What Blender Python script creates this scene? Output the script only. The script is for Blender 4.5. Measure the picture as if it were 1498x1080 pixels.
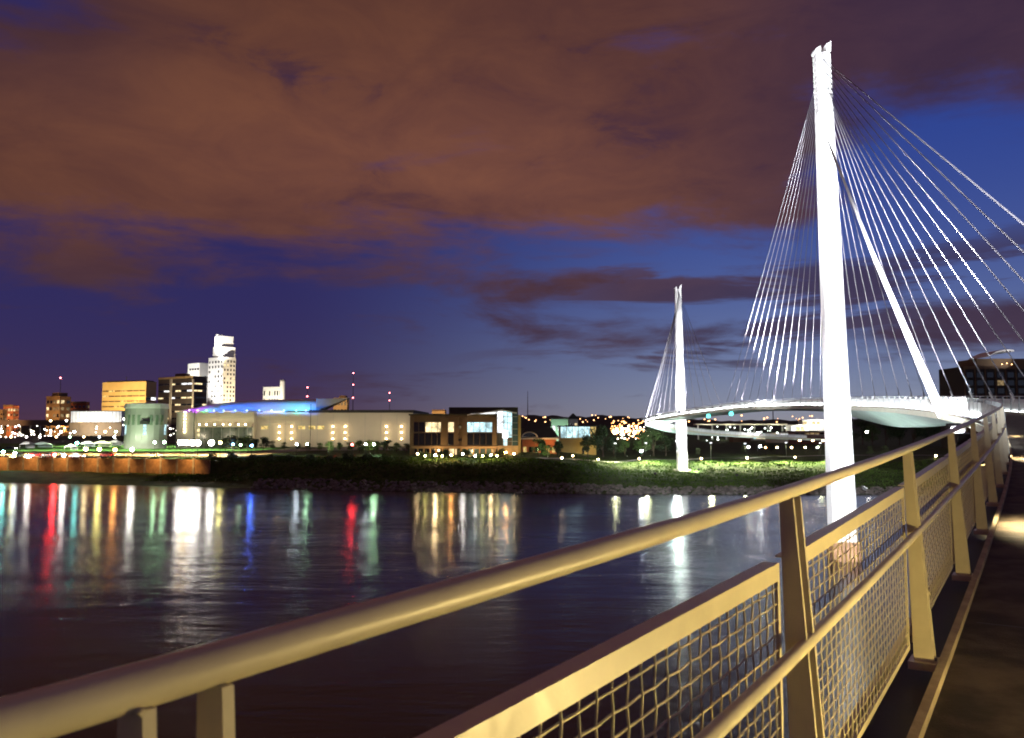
import bpy, bmesh, math, random
from mathutils import Vector, Matrix
R = math.radians
random.seed(11)
for o in list(bpy.data.objects): bpy.data.objects.remove(o)
SC = bpy.context.scene
COL = SC.collection

# ------------------------------------------------------------------ camera
CAMZ = 16.0
F_PX = 1200.0
PITCH = math.atan(86 / 1200)
cam_d = bpy.data.cameras.new('camera'); cam = bpy.data.objects.new('camera', cam_d); COL.objects.link(cam)
cam.location = (0, 0, CAMZ); cam.rotation_euler = (math.pi / 2 + PITCH, 0, 0)
cam_d.sensor_width = 36; cam_d.lens = 36 * F_PX / 1498
cam_d.clip_start = .05; cam_d.clip_end = 30000
cam_d.dof.use_dof = True; cam_d.dof.focus_distance = 45; cam_d.dof.aperture_fstop = 9
SC.camera = cam
# ------------------------------------------------------------------ render look
SC.render.engine = 'CYCLES'
SC.view_settings.view_transform = 'Standard'; SC.view_settings.look = 'None'
SC.view_settings.exposure = 0; SC.view_settings.gamma = 1; SC.view_settings.use_curve_mapping = False
SC.cycles.use_denoising = True; SC.cycles.filter_width = 1.9
SC.cycles.max_bounces = 5; SC.cycles.diffuse_bounces = 2; SC.cycles.glossy_bounces = 3
SC.cycles.sample_clamp_indirect = 6; SC.cycles.sample_clamp_direct = 0
SC.cycles.caustics_reflective = False; SC.cycles.caustics_refractive = False

# ------------------------------------------------------------------ node helpers
class NT:
    def __init__(s, tree): s.t = tree; s.n = tree.nodes; s.l = tree.links
    def node(s, kind, **kw):
        n = s.n.new(kind)
        for k, v in kw.items(): setattr(n, k, v)
        return n
    def put(s, sock, v):
        if isinstance(v, bpy.types.NodeSocket): s.l.new(v, sock)
        elif isinstance(v, (tuple, list)) and len(v) == 3 and sock.type == 'RGBA': sock.default_value = (*v, 1)
        else: sock.default_value = v
    def m(s, op, a, b=None, c=None, clamp=False):
        n = s.node('ShaderNodeMath', operation=op); n.use_clamp = clamp
        s.put(n.inputs[0], a)
        if b is not None: s.put(n.inputs[1], b)
        if c is not None: s.put(n.inputs[2], c)
        return n.outputs[0]
    def add(s, a, b): return s.m('ADD', a, b)
    def sub(s, a, b): return s.m('SUBTRACT', a, b)
    def mul(s, a, b): return s.m('MULTIPLY', a, b)
    def div(s, a, b): return s.m('DIVIDE', a, b)
    def sstep(s, lo, hi, x):
        n = s.node('ShaderNodeMapRange', interpolation_type='SMOOTHSTEP')
        s.put(n.inputs['Value'], x); n.inputs['From Min'].default_value = lo; n.inputs['From Max'].default_value = hi
        return n.outputs[0]
    def gauss(s, x, c, w):
        d = s.div(s.sub(x, c), w)
        return s.m('EXPONENT', s.mul(s.mul(d, d), -1.0))
    def mix(s, f, a, b):
        n = s.node('ShaderNodeMix', data_type='RGBA')
        s.put(n.inputs[0], f); s.put(n.inputs[6], a); s.put(n.inputs[7], b)
        return n.outputs[2]
    def noise(s, vec, scale, detail=4, rough=.55, dist=0.0, w=None):
        n = s.node('ShaderNodeTexNoise'); n.inputs['Scale'].default_value = scale
        n.inputs['Detail'].default_value = detail; n.inputs['Roughness'].default_value = rough
        n.inputs['Distortion'].default_value = dist
        if vec is not None: s.l.new(vec, n.inputs['Vector'])
        return n.outputs[0]
    def xyz(s, x, y, z):
        n = s.node('ShaderNodeCombineXYZ'); s.put(n.inputs[0], x); s.put(n.inputs[1], y); s.put(n.inputs[2], z)
        return n.outputs[0]

# ------------------------------------------------------------------ world: dusk sky with cloud deck lit by the city
W = bpy.data.worlds.new('World'); SC.world = W; W.use_nodes = True
t = NT(W.node_tree); t.n.clear()
tc = t.node('ShaderNodeTexCoord')
sep = t.node('ShaderNodeSeparateXYZ'); t.l.new(tc.outputs['Generated'], sep.inputs[0])
dx, dy, dz = sep.outputs
az = t.m('ARCTAN2', dx, dy); el = t.m('ARCSINE', dz)
den = t.add(t.m('MAXIMUM', dz, 0.0), .16)
qx = t.div(dx, den); qy = t.div(dy, den)
q = t.xyz(qx, t.mul(qy, 1.25), 0.37)
q2 = t.xyz(t.mul(qx, .8), t.mul(qy, 1.1), 4.1)
n1 = t.noise(q, 1.15, 9, .58, .55)
n2 = t.noise(q2, .55, 4, .5, .3)
n3 = t.noise(q, 5.5, 6, .6, .4)
cov = t.mul(t.sstep(.185, .30, el), .50)
cov = t.add(cov, t.mul(t.sub(n2, .5), .30))
cov = t.sub(cov, t.mul(t.sub(1.0, t.sstep(.17, .25, el)), .11))
cov = t.sub(cov, t.mul(t.mul(t.sstep(.30, .47, az), t.gauss(el, .25, .10)), .78))
cov = t.sub(cov, t.mul(t.mul(t.gauss(az, -.60, .14), t.gauss(el, .43, .09)), .45))
cov = t.add(cov, t.mul(t.mul(t.gauss(el, .178, .030), t.sub(1.0, t.sstep(.10, .30, az))), .30))
cov = t.add(cov, t.mul(t.mul(t.gauss(el, .112, .017), t.sstep(-.06, .05, az)), .24))
cov = t.add(cov, t.mul(t.mul(t.gauss(el, .125, .045), t.sstep(.36, .52, az)), .40))
cov = t.add(cov, t.mul(t.mul(t.gauss(el, .175, .035), t.gauss(az, .40, .10)), .22))
n4 = t.noise(t.xyz(t.mul(az, 3.2), t.mul(el, 26.0), 2.2), 1.0, 7, .6, .35)
n5 = t.noise(t.xyz(t.mul(az, 7.0), t.mul(el, 16.0), 7.7), 1.0, 7, .62, .5)
band = t.mul(t.mul(t.sstep(.05, .085, el), t.sub(1.0, t.sstep(.17, .235, el))), t.sstep(-.12, .16, az))
streak = t.mul(t.sstep(.50, .60, n4), band)
fine = t.add(t.add(t.mul(t.sub(n1, .5), 1.25), t.mul(t.sub(n3, .5), .30)), t.mul(t.sub(n4, .5), .35))
mask = t.m('MAXIMUM', t.sstep(-.06, .34, t.add(fine, cov)), t.mul(streak, .9))
right = t.sstep(-.30, .30, az)
clear_hi = t.mix(right, (.021, .021, .118), (.013, .040, .27))
clear_lo = t.mix(right, (.046, .030, .084), (.26, .33, .44))
lowf = t.m('EXPONENT', t.mul(t.m('MAXIMUM', el, 0.0), -8.5))
clear = t.mix(lowf, clear_hi, clear_lo)
hz = t.m('EXPONENT', t.mul(t.m('MAXIMUM', el, 0.0), -30.0))
clear = t.mix(t.mul(hz, .75), clear, t.mix(right, (.095, .040, .056), (.27, .22, .22)))
vary = t.sstep(.18, .80, t.add(t.mul(n2, .55), t.mul(n5, .45)))
brown = t.mix(vary, (.070, .026, .026), (.205, .077, .037))
purple = t.mix(vary, (.030, .017, .044), (.062, .034, .062))
pf = t.m('MINIMUM', t.add(t.mul(t.sstep(.12, .50, az), .75), t.mul(t.sub(1.0, t.sstep(.10, .27, el)), .85)), 1.0)
cityglow = t.mul(t.gauss(az, -.12, .42), t.gauss(el, .30, .13))
bsc = t.node('ShaderNodeVectorMath', operation='SCALE'); t.l.new(brown, bsc.inputs[0]); t.l.new(t.add(.72, t.mul(cityglow, .52)), bsc.inputs['Scale'])
cloud = t.mix(pf, bsc.outputs[0], purple)
holes = t.mul(t.sub(1.0, t.sstep(.33, .47, n5)), t.sub(1.0, t.sstep(.30, .52, n1)))
cloud = t.mix(t.mul(holes, .75), cloud, (.036, .018, .046))
corner = t.mul(t.gauss(az, -.58, .15), t.gauss(el, .44, .10))
cloud = t.mix(t.mul(corner, .7), cloud, (.040, .020, .034))
sky = t.mix(t.mul(mask, .96), clear, cloud)
ns = t.node('ShaderNodeTexSky', sky_type='NISHITA'); ns.sun_disc = False
ns.sun_elevation = R(-5); ns.sun_rotation = R(20)
nb = t.node('ShaderNodeBackground'); t.l.new(ns.outputs[0], nb.inputs[0]); nb.inputs[1].default_value = .05
bg = t.node('ShaderNodeBackground'); t.l.new(sky, bg.inputs[0]); bg.inputs[1].default_value = 1.0
ad = t.node('ShaderNodeAddShader'); t.l.new(bg.outputs[0], ad.inputs[0]); t.l.new(nb.outputs[0], ad.inputs[1])
wo = t.node('ShaderNodeOutputWorld'); t.l.new(ad.outputs[0], wo.inputs[0])
# the last of the afterglow
sd = bpy.data.lights.new('sun', 'SUN'); sd.energy = .02; sd.angle = R(15); sd.color = (.75, .82, 1)
so = bpy.data.objects.new('sun', sd); COL.objects.link(so); so.rotation_euler = (R(78), 0, R(160))

# ------------------------------------------------------------------ materials
MATS = {}
def mat(name, base, rough=.6, metal=0.0, var=.0, vscale=3.0, bump=0.0, bscale=20.0, base2=None, stretch=None, spec=.5):
    if name in MATS: return MATS[name]
    m = bpy.data.materials.new(name); m.use_nodes = True; MATS[name] = m
    t = NT(m.node_tree); b = t.n['Principled BSDF']
    b.inputs['Base Color'].default_value = (*base, 1); b.inputs['Roughness'].default_value = rough
    b.inputs['Metallic'].default_value = metal; b.inputs['Specular IOR Level'].default_value = spec
    if var or bump or base2:
        co = t.node('ShaderNodeTexCoord').outputs['Object']
        if stretch:
            mp = t.node('ShaderNodeMapping'); mp.inputs['Scale'].default_value = stretch
            t.l.new(co, mp.inputs[0]); co = mp.outputs[0]
        if var or base2:
            n = t.noise(co, vscale, 6, .6)
            f = t.sstep(.32, .68, n)
            a = tuple(c * (1 - var) for c in base)
            bb = base2 if base2 else tuple(min(1, c * (1 + var)) for c in base)
            t.l.new(t.mix(f, a, bb), b.inputs['Base Color'])
            t.l.new(t.add(rough - .06, t.mul(f, .12)), b.inputs['Roughness'])
        if bump:
            bn = t.node('ShaderNodeBump'); bn.inputs['Strength'].default_value = bump
            bn.inputs['Distance'].default_value = .02
            t.l.new(t.noise(co, bscale, 5, .6), bn.inputs['Height']); t.l.new(bn.outputs[0], b.inputs['Normal'])
    return m
def glow(name, color, strength):
    if name in MATS: return MATS[name]
    m = bpy.data.materials.new(name); m.use_nodes = True; MATS[name] = m
    t = NT(m.node_tree); t.n.clear()
    e = t.node('ShaderNodeEmission'); e.inputs[0].default_value = (*color, 1); e.inputs[1].default_value = strength
    o = t.node('ShaderNodeOutputMaterial'); t.l.new(e.outputs[0], o.inputs[0])
    return m
def window_glow(name, color, strength, var=.6, scale=.35):
    """lit glass: a lit room behind it, uneven"""
    if name in MATS: return MATS[name]
    m = glow(name, color, strength); t = NT(m.node_tree)
    e = [n for n in t.n if n.type == 'EMISSION'][0]
    gi = t.node('ShaderNodeNewGeometry')
    n = t.noise(gi.outputs['Position'], scale, 4, .7)
    t.l.new(t.add(strength * (1 - var), t.mul(t.sstep(.35, .65, n), strength * 2 * var)), e.inputs[1])
    return m

M_CREAM = mat('cream_paint', (.66, .60, .41), .42, 0, .05, 9, .05, 90)
M_WIRE = mat('cream_wire', (.60, .53, .335), .42, .0)
M_WHITE = mat('white_paint', (.78, .78, .77), .45, 0, .04, .8, .06, 8)
M_STEELW = mat('white_rail_paint', (.75, .77, .76), .42, 0, .04, 3)
M_CONC = mat('walkway_concrete', (.075, .056, .040), .8, 0, .45, 2.6, .9, 60, base2=(.15, .118, .086), spec=.3)
M_KERB = mat('kerb_concrete', (.40, .33, .22), .8, 0, .22, 4, .5, 50, spec=.3)
M_CHAN = mat('edge_channel_steel', (.05, .048, .045), .7, .2, .3, 3)
M_GIRD = mat('girder_paint', (.55, .66, .60), .55, 0, .10, .6)
M_FASC = mat('fascia_paint', (.62, .60, .47), .5, 0, .08, 1)
M_BOLT = mat('bolt_steel', (.35, .34, .32), .4, .8)
M_BLACK = mat('black_housing', (.02, .02, .02), .5)
M_FOOT = mat('footing_concrete', (.24, .13, .07), .85, 0, .4, .6, .4, 6)
M_GLASSD = mat('dark_glass', (.012, .015, .018), .08, 0, spec=.8)
M_ASPH = mat('asphalt', (.05, .05, .05), .85, 0, .25, .2)
M_PATH = mat('path_concrete', (.34, .32, .28), .85, 0, .15, .3)
M_BARK = mat('bark', (.09, .065, .045), .9, 0, .3, 3)
M_LEAF = [mat('leaf_dark', (.035, .06, .022), .6, 0, .35, 1.2), mat('leaf_mid', (.06, .10, .03), .6, 0, .35, 1.2), mat('leaf_light', (.085, .12, .04), .6, 0, .3, 1.2)]

# ------------------------------------------------------------------ mesh builder
class MB:
    def __init__(s): s.v = []; s.f = []
    def box(s, c, d, rz=0.0):
        cx, cy, cz = c; hx, hy, hz = d[0] / 2, d[1] / 2, d[2] / 2; k = len(s.v); ca, sa = math.cos(rz), math.sin(rz)
        for z in (-hz, hz):
            for x, y in ((-hx, -hy), (hx, -hy), (hx, hy), (-hx, hy)):
                s.v.append((cx + x * ca - y * sa, cy + x * sa + y * ca, cz + z))
        s.f += [(k, k+3, k+2, k+1), (k+4, k+5, k+6, k+7)] + [(k+i, k+(i+1) % 4, k+4+(i+1) % 4, k+4+i) for i in range(4)]
        return s
    def bx(s, x0, x1, y0, y1, z0, z1): return s.box(((x0+x1)/2, (y0+y1)/2, (z0+z1)/2), (x1-x0, y1-y0, z1-z0))
    def tube(s, pts, r, n=8, cap=True):
        pts = [Vector(p) for p in pts]; k0 = len(s.v); rs = r if isinstance(r, (list, tuple)) else [r] * len(pts)
        for i, p in enumerate(pts):
            d = (pts[min(i+1, len(pts)-1)] - pts[max(i-1, 0)]).normalized()
            up = Vector((0, 0, 1)) if abs(d.z) < .95 else Vector((0, 1, 0))
            a = d.cross(up).normalized(); b = a.cross(d).normalized()
            for j in range(n):
                an = 2 * math.pi * j / n
                s.v.append(tuple(p + (a * math.cos(an) + b * math.sin(an)) * rs[i]))
        for i in range(len(pts) - 1):
            for j in range(n):
                a = k0 + i*n + j; b = k0 + i*n + (j+1) % n
                s.f.append((a, b, b + n, a + n))
        if cap:
            s.f.append(tuple(k0 + j for j in range(n))[::-1]); e = k0 + (len(pts)-1)*n
            s.f.append(tuple(e + j for j in range(n)))
        return s
    def prism(s, poly, axis, a0, a1):
        """poly in the two other axes; axis 0,1,2 is the extrusion"""
        k = len(s.v); n = len(poly)
        for a in (a0, a1):
            for p in poly:
                q = list(p); q.insert(axis, a); s.v.append(tuple(q))
        s.f.append(tuple(range(k, k+n))); s.f.append(tuple(range(k+2*n-1, k+n-1, -1)))
        for i in range(n):
            j = (i+1) % n; s.f.append((k+i, k+n+i, k+n+j, k+j))
        return s
    def loft(s, rings, cap=True):
        k = len(s.v); n = len(rings[0])
        for r in rings: s.v += [tuple(p) for p in r]
        for i in range(len(rings)-1):
            for j in range(n):
                a = k+i*n+j; b = k+i*n+(j+1) % n; s.f.append((a, b, b+n, a+n))
        if cap:
            s.f.append(tuple(range(k+n-1, k-1, -1))); e = k+(len(rings)-1)*n; s.f.append(tuple(range(e, e+n)))
        return s
    def ball(s, c, r, nu=8, nv=5, sz=1.0):
        rings = []
        for i in range(1, nv):
            ph = math.pi * i / nv
            rings.append([(c[0]+r*math.sin(ph)*math.cos(2*math.pi*j/nu), c[1]+r*math.sin(ph)*math.sin(2*math.pi*j/nu), c[2]-r*sz*math.cos(ph)) for j in range(nu)])
        return s.loft(rings)
    def mesh(s, name, m, smooth=False, fix=True):
        me = bpy.data.meshes.new(name); me.from_pydata(s.v, [], s.f)
        if fix:
            b = bmesh.new(); b.from_mesh(me); bmesh.ops.recalc_face_normals(b, faces=b.faces); b.to_mesh(me); b.free()
        for mm in (m if isinstance(m, list) else [m]): me.materials.append(mm)
        if smooth:
            me.polygons.foreach_set('use_smooth', [True] * len(me.polygons))
        return me
    def build(s, name, m, parent=None, smooth=False, fix=True):
        return link(name, s.mesh(name, m, smooth, fix), parent)
def link(name, me, parent=None, loc=None, rz=None, scale=None):
    o = bpy.data.objects.new(name, me); COL.objects.link(o)
    if parent: o.parent = parent
    if loc is not None: o.location = loc
    if rz is not None: o.rotation_euler = (0, 0, rz)
    if scale is not None: o.scale = scale
    return o
def empty(name, loc=(0, 0, 0), rz=0.0):
    o = bpy.data.objects.new(name, None); COL.objects.link(o); o.location = loc; o.rotation_euler = (0, 0, rz); o.empty_display_size = .5
    return o
def tag(o, label, cat, group=None):
    o['label'] = label; o['category'] = cat
    if group: o['group'] = group
    return o
def kind(o, k, label=None):
    o['kind'] = k
    if label: o['label'] = label
    return o
def smooth_angle(o, deg=35):
    me = o.data; me.polygons.foreach_set('use_smooth', [True] * len(me.polygons))
    b = bmesh.new(); b.from_mesh(me)
    for e in b.edges: e.smooth = e.calc_face_angle(0) < R(deg)
    b.to_mesh(me); b.free()
def spot(name, loc, target, power, color=(1, 1, 1), cone=60, blend=.5, size=.3, parent=None):
    d = bpy.data.lights.new(name, 'SPOT'); d.energy = power; d.color = color; d.spot_size = R(cone); d.spot_blend = blend; d.shadow_soft_size = size
    o = bpy.data.objects.new(name, d); COL.objects.link(o)
    v = Vector(target) - Vector(loc); q_ = v.to_track_quat('-Z', 'Y')
    o.rotation_mode = 'QUATERNION'; o.rotation_quaternion = q_; o.location = loc
    return o
def point(name, loc, power, color=(1, 1, 1), size=.3):
    d = bpy.data.lights.new(name, 'POINT'); d.energy = power; d.color = color; d.shadow_soft_size = size
    o = bpy.data.objects.new(name, d); COL.objects.link(o); o.location = loc
    return o
_c, _s = math.cos(PITCH), math.sin(PITCH)
def at(px, py, Y):
    """surveyed point: bearing px, elevation py, Y metres ahead of the viewpoint"""
    a = (px - 749) / F_PX; b = (540 - py) / F_PX
    Z = Y * (_s + b*_c) / (_c - b*_s); fw = Y*_c + Z*_s
    return Vector((a*fw, Y, Z + CAMZ))
def interp(x, xs, ys):
    if x <= xs[0]: return ys[0]
    for i in range(1, len(xs)):
        if x <= xs[i]:
            f = (x - xs[i-1]) / (xs[i] - xs[i-1]); return ys[i-1] + f*(ys[i] - ys[i-1])
    return ys[-1]
def sm(a, b, x):
    f = min(1, max(0, (x-a)/(b-a))); return f*f*(3-2*f)
ORD = ['first', 'second', 'third', 'fourth', 'fifth', 'sixth', 'seventh', 'eighth', 'ninth', 'tenth', 'eleventh', 'twelfth', 'thirteenth', 'fourteenth', 'fifteenth', 'sixteenth', 'seventeenth', 'eighteenth', 'nineteenth', 'twentieth']
def nth(i):
    if i < 20: return ORD[i]
    tens = {2: 'twenty', 3: 'thirty', 4: 'forty', 5: 'fifty', 6: 'sixty'}[(i+1)//10]
    return tens + ('-' + ORD[(i+1) % 10 - 1] if (i+1) % 10 else 'th')

# ------------------------------------------------------------------ terrain, river, hills
def shore(X): return interp(X, [-900, -152, -83, -8, 33, 120, 400, 900], [420, 243, 223, 204, 200, 199, 205, 240])
def ground(X, Y):
    tt = Y - shore(X)
    left = interp(tt, [-40, 0, 6, 14, 21.5, 22.5, 60, 400, 1800, 9000], [-5, 0, .9, 1.7, 2.2, 6.2, 6.5, 7, 12, 20])
    mid = interp(tt, [-40, 0, 4, 12, 22, 34, 60, 400, 1800, 9000], [-5, 0, .8, 2.6, 5.6, 7.0, 7.2, 7.4, 12, 20])
    rgt = interp(tt, [-40, 0, 10, 22, 70, 92, 100, 160, 400, 1800, 9000], [-5, 0, 1.1, 1.35, 2.3, 4.4, 4.7, 5.2, 6.6, 12, 20])
    a = sm(-92, -72, X); b = sm(5, 40, X)
    z = left*(1-a) + mid*a
    z = z*(1-b) + rgt*b
    if 2 < tt < 120: z += .22*math.sin(X*.21+Y*.13) * math.sin(X*.07-Y*.19) * sm(2, 14, tt)
    return z
def make_ground():
    xs = sorted(set([i*4.0 for i in range(-60, 61)] + [s*(240 + 10*k + 2.2*k*k) for k in range(1, 62) for s in (-1, 1)]))
    ts = [-40, -10, -3, 0, 1.5, 3, 4.5, 6, 8, 10, 12, 14, 16.5, 19, 21.5, 22.5, 25, 28, 31, 34, 38, 43, 48, 54, 60, 66, 72, 78, 84, 90, 94, 98, 104, 112, 122, 135, 150, 170, 200, 240, 300, 400, 600, 900, 1400, 2200, 4000, 9000]
    v = []; f = []
    for tt in ts:
        for x in xs:
            y = shore(x) + tt; v.append((x, y, ground(x, y)))
    n = len(xs)
    for i in range(len(ts)-1):
        for j in range(n-1): f.append((i*n+j, i*n+j+1, (i+1)*n+j+1, (i+1)*n+j))
    b = MB(); b.v = v; b.f = f
    m = bpy.data.materials.new('bank_grass_ground'); m.use_nodes = True
    t = NT(m.node_tree); p = t.n['Principled BSDF']; p.inputs['Roughness'].default_value = .9; p.inputs['Specular IOR Level'].default_value = .15
    co = t.node('ShaderNodeTexCoord').outputs['Object']
    a = t.noise(co, .25, 8, .65); c = t.noise(co, 1.6, 6, .7)
    g = t.mix(t.sstep(.35, .65, a), (.035, .06, .016), (.075, .115, .028))
    g = t.mix(t.mul(t.sstep(.5, .7, c), .6), g, (.09, .085, .04))
    t.l.new(g, p.inputs['Base Color'])
    bn = t.node('ShaderNodeBump'); bn.inputs['Strength'].default_value = .9; bn.inputs['Distance'].default_value = .5
    t.l.new(c, bn.inputs['Height']); t.l.new(bn.outputs[0], p.inputs['Normal'])
    o = b.build('ground', m, None, True, fix=False); kind(o, 'structure')
make_ground()
def make_water():
    b = MB(); b.v = [(-3000, -500, 0), (3000, -500, 0), (3000, 700, 0), (-3000, 700, 0)]; b.f = [(0, 1, 2, 3)]
    m = bpy.data.materials.new('river_water'); m.use_nodes = True
    t = NT(m.node_tree); p = t.n['Principled BSDF']
    p.inputs['Base Color'].default_value = (.003, .003, .004, 1); p.inputs['IOR'].default_value = 1.33
    co = t.node('ShaderNodeTexCoord').outputs['Object']
    def st(sx, sy):
        mp = t.node('ShaderNodeMapping'); mp.inputs['Scale'].default_value = (sx, sy, 1); mp.inputs['Rotation'].default_value = (0, 0, R(8)); t.l.new(co, mp.inputs[0]); return mp.outputs[0]
    a = t.noise(st(.06, .22), 1, 5, .6, .4); c = t.noise(st(.35, 1.1), 1, 4, .6, .6); d = t.noise(st(.012, .03), 1, 3, .5, .8)
    h = t.add(t.mul(a, 1.0), t.mul(t.mul(c, .28), t.sstep(.35, .6, d)))
    bn = t.node('ShaderNodeBump'); bn.inputs['Strength'].default_value = 1; bn.inputs['Distance'].default_value = .11
    t.l.new(h, bn.inputs['Height']); t.l.new(bn.outputs[0], p.inputs['Normal'])
    t.l.new(t.add(.145, t.mul(t.sstep(.35, .65, d), .075)), p.inputs['Roughness']); p.inputs['Specular IOR Level'].default_value = .30
    kind(b.build('river', m, fix=False), 'structure')
make_water()
def make_hills():
    b = MB(); xs = [-5200 + 26*i for i in range(401)]
    rows = []
    for k, (dy, s) in enumerate(((0, 0), (250, .75), (420, 1), (900, .8))):
        row = []
        for x in xs:
            h = 34 + 14*math.sin(x*.0013+1) + 9*math.sin(x*.004+.6) + 4*math.sin(x*.017) + 3.2*math.sin(x*.061+k) + random.uniform(-2.6, 2.6)
            row.append((x, 3300 + dy + 120*math.sin(x*.001), 14 + s*h))
        rows.append(row)
    for r in rows: b.v += r
    n = len(xs)
    for i in range(3):
        for j in range(n-1): b.f.append((i*n+j, i*n+j+1, (i+1)*n+j+1, (i+1)*n+j))
    kind(b.build('hills', mat('wooded_hill', (.03, .035, .022), .95, 0, .4, .01), None, False, fix=False), 'structure')
make_hills()

# ------------------------------------------------------------------ bridge alignment: left railing line in plan, s in metres from the post beside the viewpoint
KS = [-20, -4, -2.4, 0, 8, 30, 120, 150, 180, 205, 230, 255, 280, 330, 380, 460]
KV = [.01, .02, .035, .001, .001, .0034, .0046, .0050, .0026, .0003, -.0022, -.0058, -.012, -.0135, -.006, 0]
DS = .25; S0 = -16.0; S1 = 400.0
def make_path():
    n = int((S1-S0)/DS)+1; i0 = int(round(-S0/DS)); th = [0]*n; X = [0]*n; Y = [0]*n
    th[i0] = R(33.3); X[i0], Y[i0] = 1.0, 2.97
    for i in range(i0, n-1):
        th[i+1] = th[i] - interp(S0+i*DS, KS, KV)*DS; m = (th[i]+th[i+1])/2
        X[i+1] = X[i]+math.sin(m)*DS; Y[i+1] = Y[i]+math.cos(m)*DS
    for i in range(i0, 0, -1):
        th[i-1] = th[i] + interp(S0+i*DS, KS, KV)*DS; m = (th[i]+th[i-1])/2
        X[i-1] = X[i]-math.sin(m)*DS; Y[i-1] = Y[i]-math.cos(m)*DS
    return th, X, Y
TH, PX, PY = make_path()
ZS = [-20, -3, 0, 3, 12, 30, 60, 110, 150, 185, 220, 270, 300, 340, 380, 460]
ZV = [15.33, 15.715, 15.77, 15.86, 16.2, 16.85, 18.0, 19.9, 21.2, 21.7, 20.9, 19.2, 17.6, 15.0, 13.2, 12.5]
def zsm(s):
    w = 6 if s > 20 else 1.0
    return sum(interp(s + k*w, ZS, ZV) for k in (-1, -.5, 0, .5, 1)) / 5
RAILH = 1.37
def frame(s):
    f = (s - S0)/DS; i = max(0, min(len(PX)-2, int(f))); u = f - i
    th = TH[i]*(1-u)+TH[i+1]*u
    return PX[i]*(1-u)+PX[i+1]*u, PY[i]*(1-u)+PY[i+1]*u, th
def PT(s, u, z):
    """s along the bridge, u metres to the right of the left railing line, z above the walkway"""
    x, y, th = frame(s)
    return Vector((x + u*math.cos(th), y - u*math.sin(th), zsm(s) - RAILH + z))
WID = 5.2           # railing line to railing line
def stations(a, b):
    out = []; s = a
    while s < b:
        out.append(s); s += .5 if s < 30 else 1.5
    out.append(b); return out
ST = stations(-14, 398)
def sweep(prof, sts):
    """prof: function s -> list of (u, z)"""
    b = MB(); b.loft([[PT(s, u, z) for u, z in prof(s)] for s in sts]); return b
bridge = empty('footbridge', PT(0, 2.6, 0)); tag(bridge, 'curving pedestrian bridge deck sweeping right and then left past both white pylons', 'bridge')
def under(o, parent):
    o.parent = parent; o.matrix_parent_inverse = Matrix.Translation(parent.location).inverted() if parent.rotation_euler.z == 0 else parent.matrix_basis.inverted()
    return o
def rdepth(s): return .50 + 1.9*math.exp(-((s-118)/24)**2) + .9*math.exp(-((s-300)/30)**2)
under(sweep(lambda s: [(.192, -.01), (WID-.192, -.01), (WID-.192, -.2), (.192, -.2)], ST).build('walkway_slab', M_CONC), bridge)
for sg in (0, 1):
    f = (lambda u: u) if not sg else (lambda u: WID-u)
    under(sweep(lambda s: [(f(.142), -.16), (f(.19), -.16), (f(.19), .045), (f(.142), .05)], ST).build('kerb', M_KERB), bridge)
    under(sweep(lambda s: [(f(-.16), -.10), (f(.14), -.10), (f(.14), -.16), (f(-.16), -.16)], ST).build('edge_channel', M_CHAN), bridge)
    under(sweep(lambda s: [(f(-.163), -.04), (f(-.20), -.04), (f(-.20), -.52), (f(-.163), -.52)], ST).build('fascia', M_FASC), bridge)
g = under(sweep(lambda s: [(-.14, -.22), (WID+.14, -.22), (WID+.10, -.24-rdepth(s)), (3.6, -.26-rdepth(s)), (-.10, -.5)], ST).build('box_girder', M_GIRD), bridge)
# light joints across the walkway
for k in range(24):
    s = 4.2 + 4.4*k
    a = MB(); a.v = [PT(s-.012, .27, -.006), PT(s+.012, .27, -.006), PT(s+.012, WID-.27, -.006), PT(s-.012, WID-.27, -.006)]; a.f = [(0, 1, 2, 3)]
    under(a.build('joint', M_BLACK, fix=False), bridge)

# ---- railings
POSTS = [-8.6, -5.6, -2.45] + [2.93*k for k in range(0, 132)]
NEAR_END = 26.0
def post_mesh():
    b = MB()
    prof = [(-.026, 1.349), (.022, 1.349), (.118, .026), (.0, .026)]
    for y in (-.048, .048):
        b.prism(prof, 1, y-.008, y+.008)
    b.bx(-.01, .03, -.0395, .0395, .55, .57)
    return b.mesh('post', M_CREAM)
def far_post_mesh():
    b = MB(); b.prism([(-.05, 1.335), (.04, 1.335), (.122, .026), (-.02, .026)], 1, -.06, .06); return b.mesh('post', mat('grey_post_paint', (.38, .42, .43), .5))
def tube_ring(b, pts, r, n): b.tube(pts, r, n, cap=False)
PANL = 2.70
def frame_mesh():
    b = MB(); L = PANL/2; z0, z1 = .10, 1.13; u = -.022
    def fl(y0, y1, za, zb): b.bx(u-.006, u+.006, y0, y1, za, zb)
    fl(-L, L, z1-.060, z1); b.bx(u-.05, u-.0065, -L, L, z1-.008, z1-.001)
    fl(-L, L, z0, z0+.035); fl(-L, -L+.028, z0+.0355, z1-.0605); fl(L-.028, L, z0+.0355, z1-.0605)
    return b.mesh('panel_frame', M_CREAM)
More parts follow.
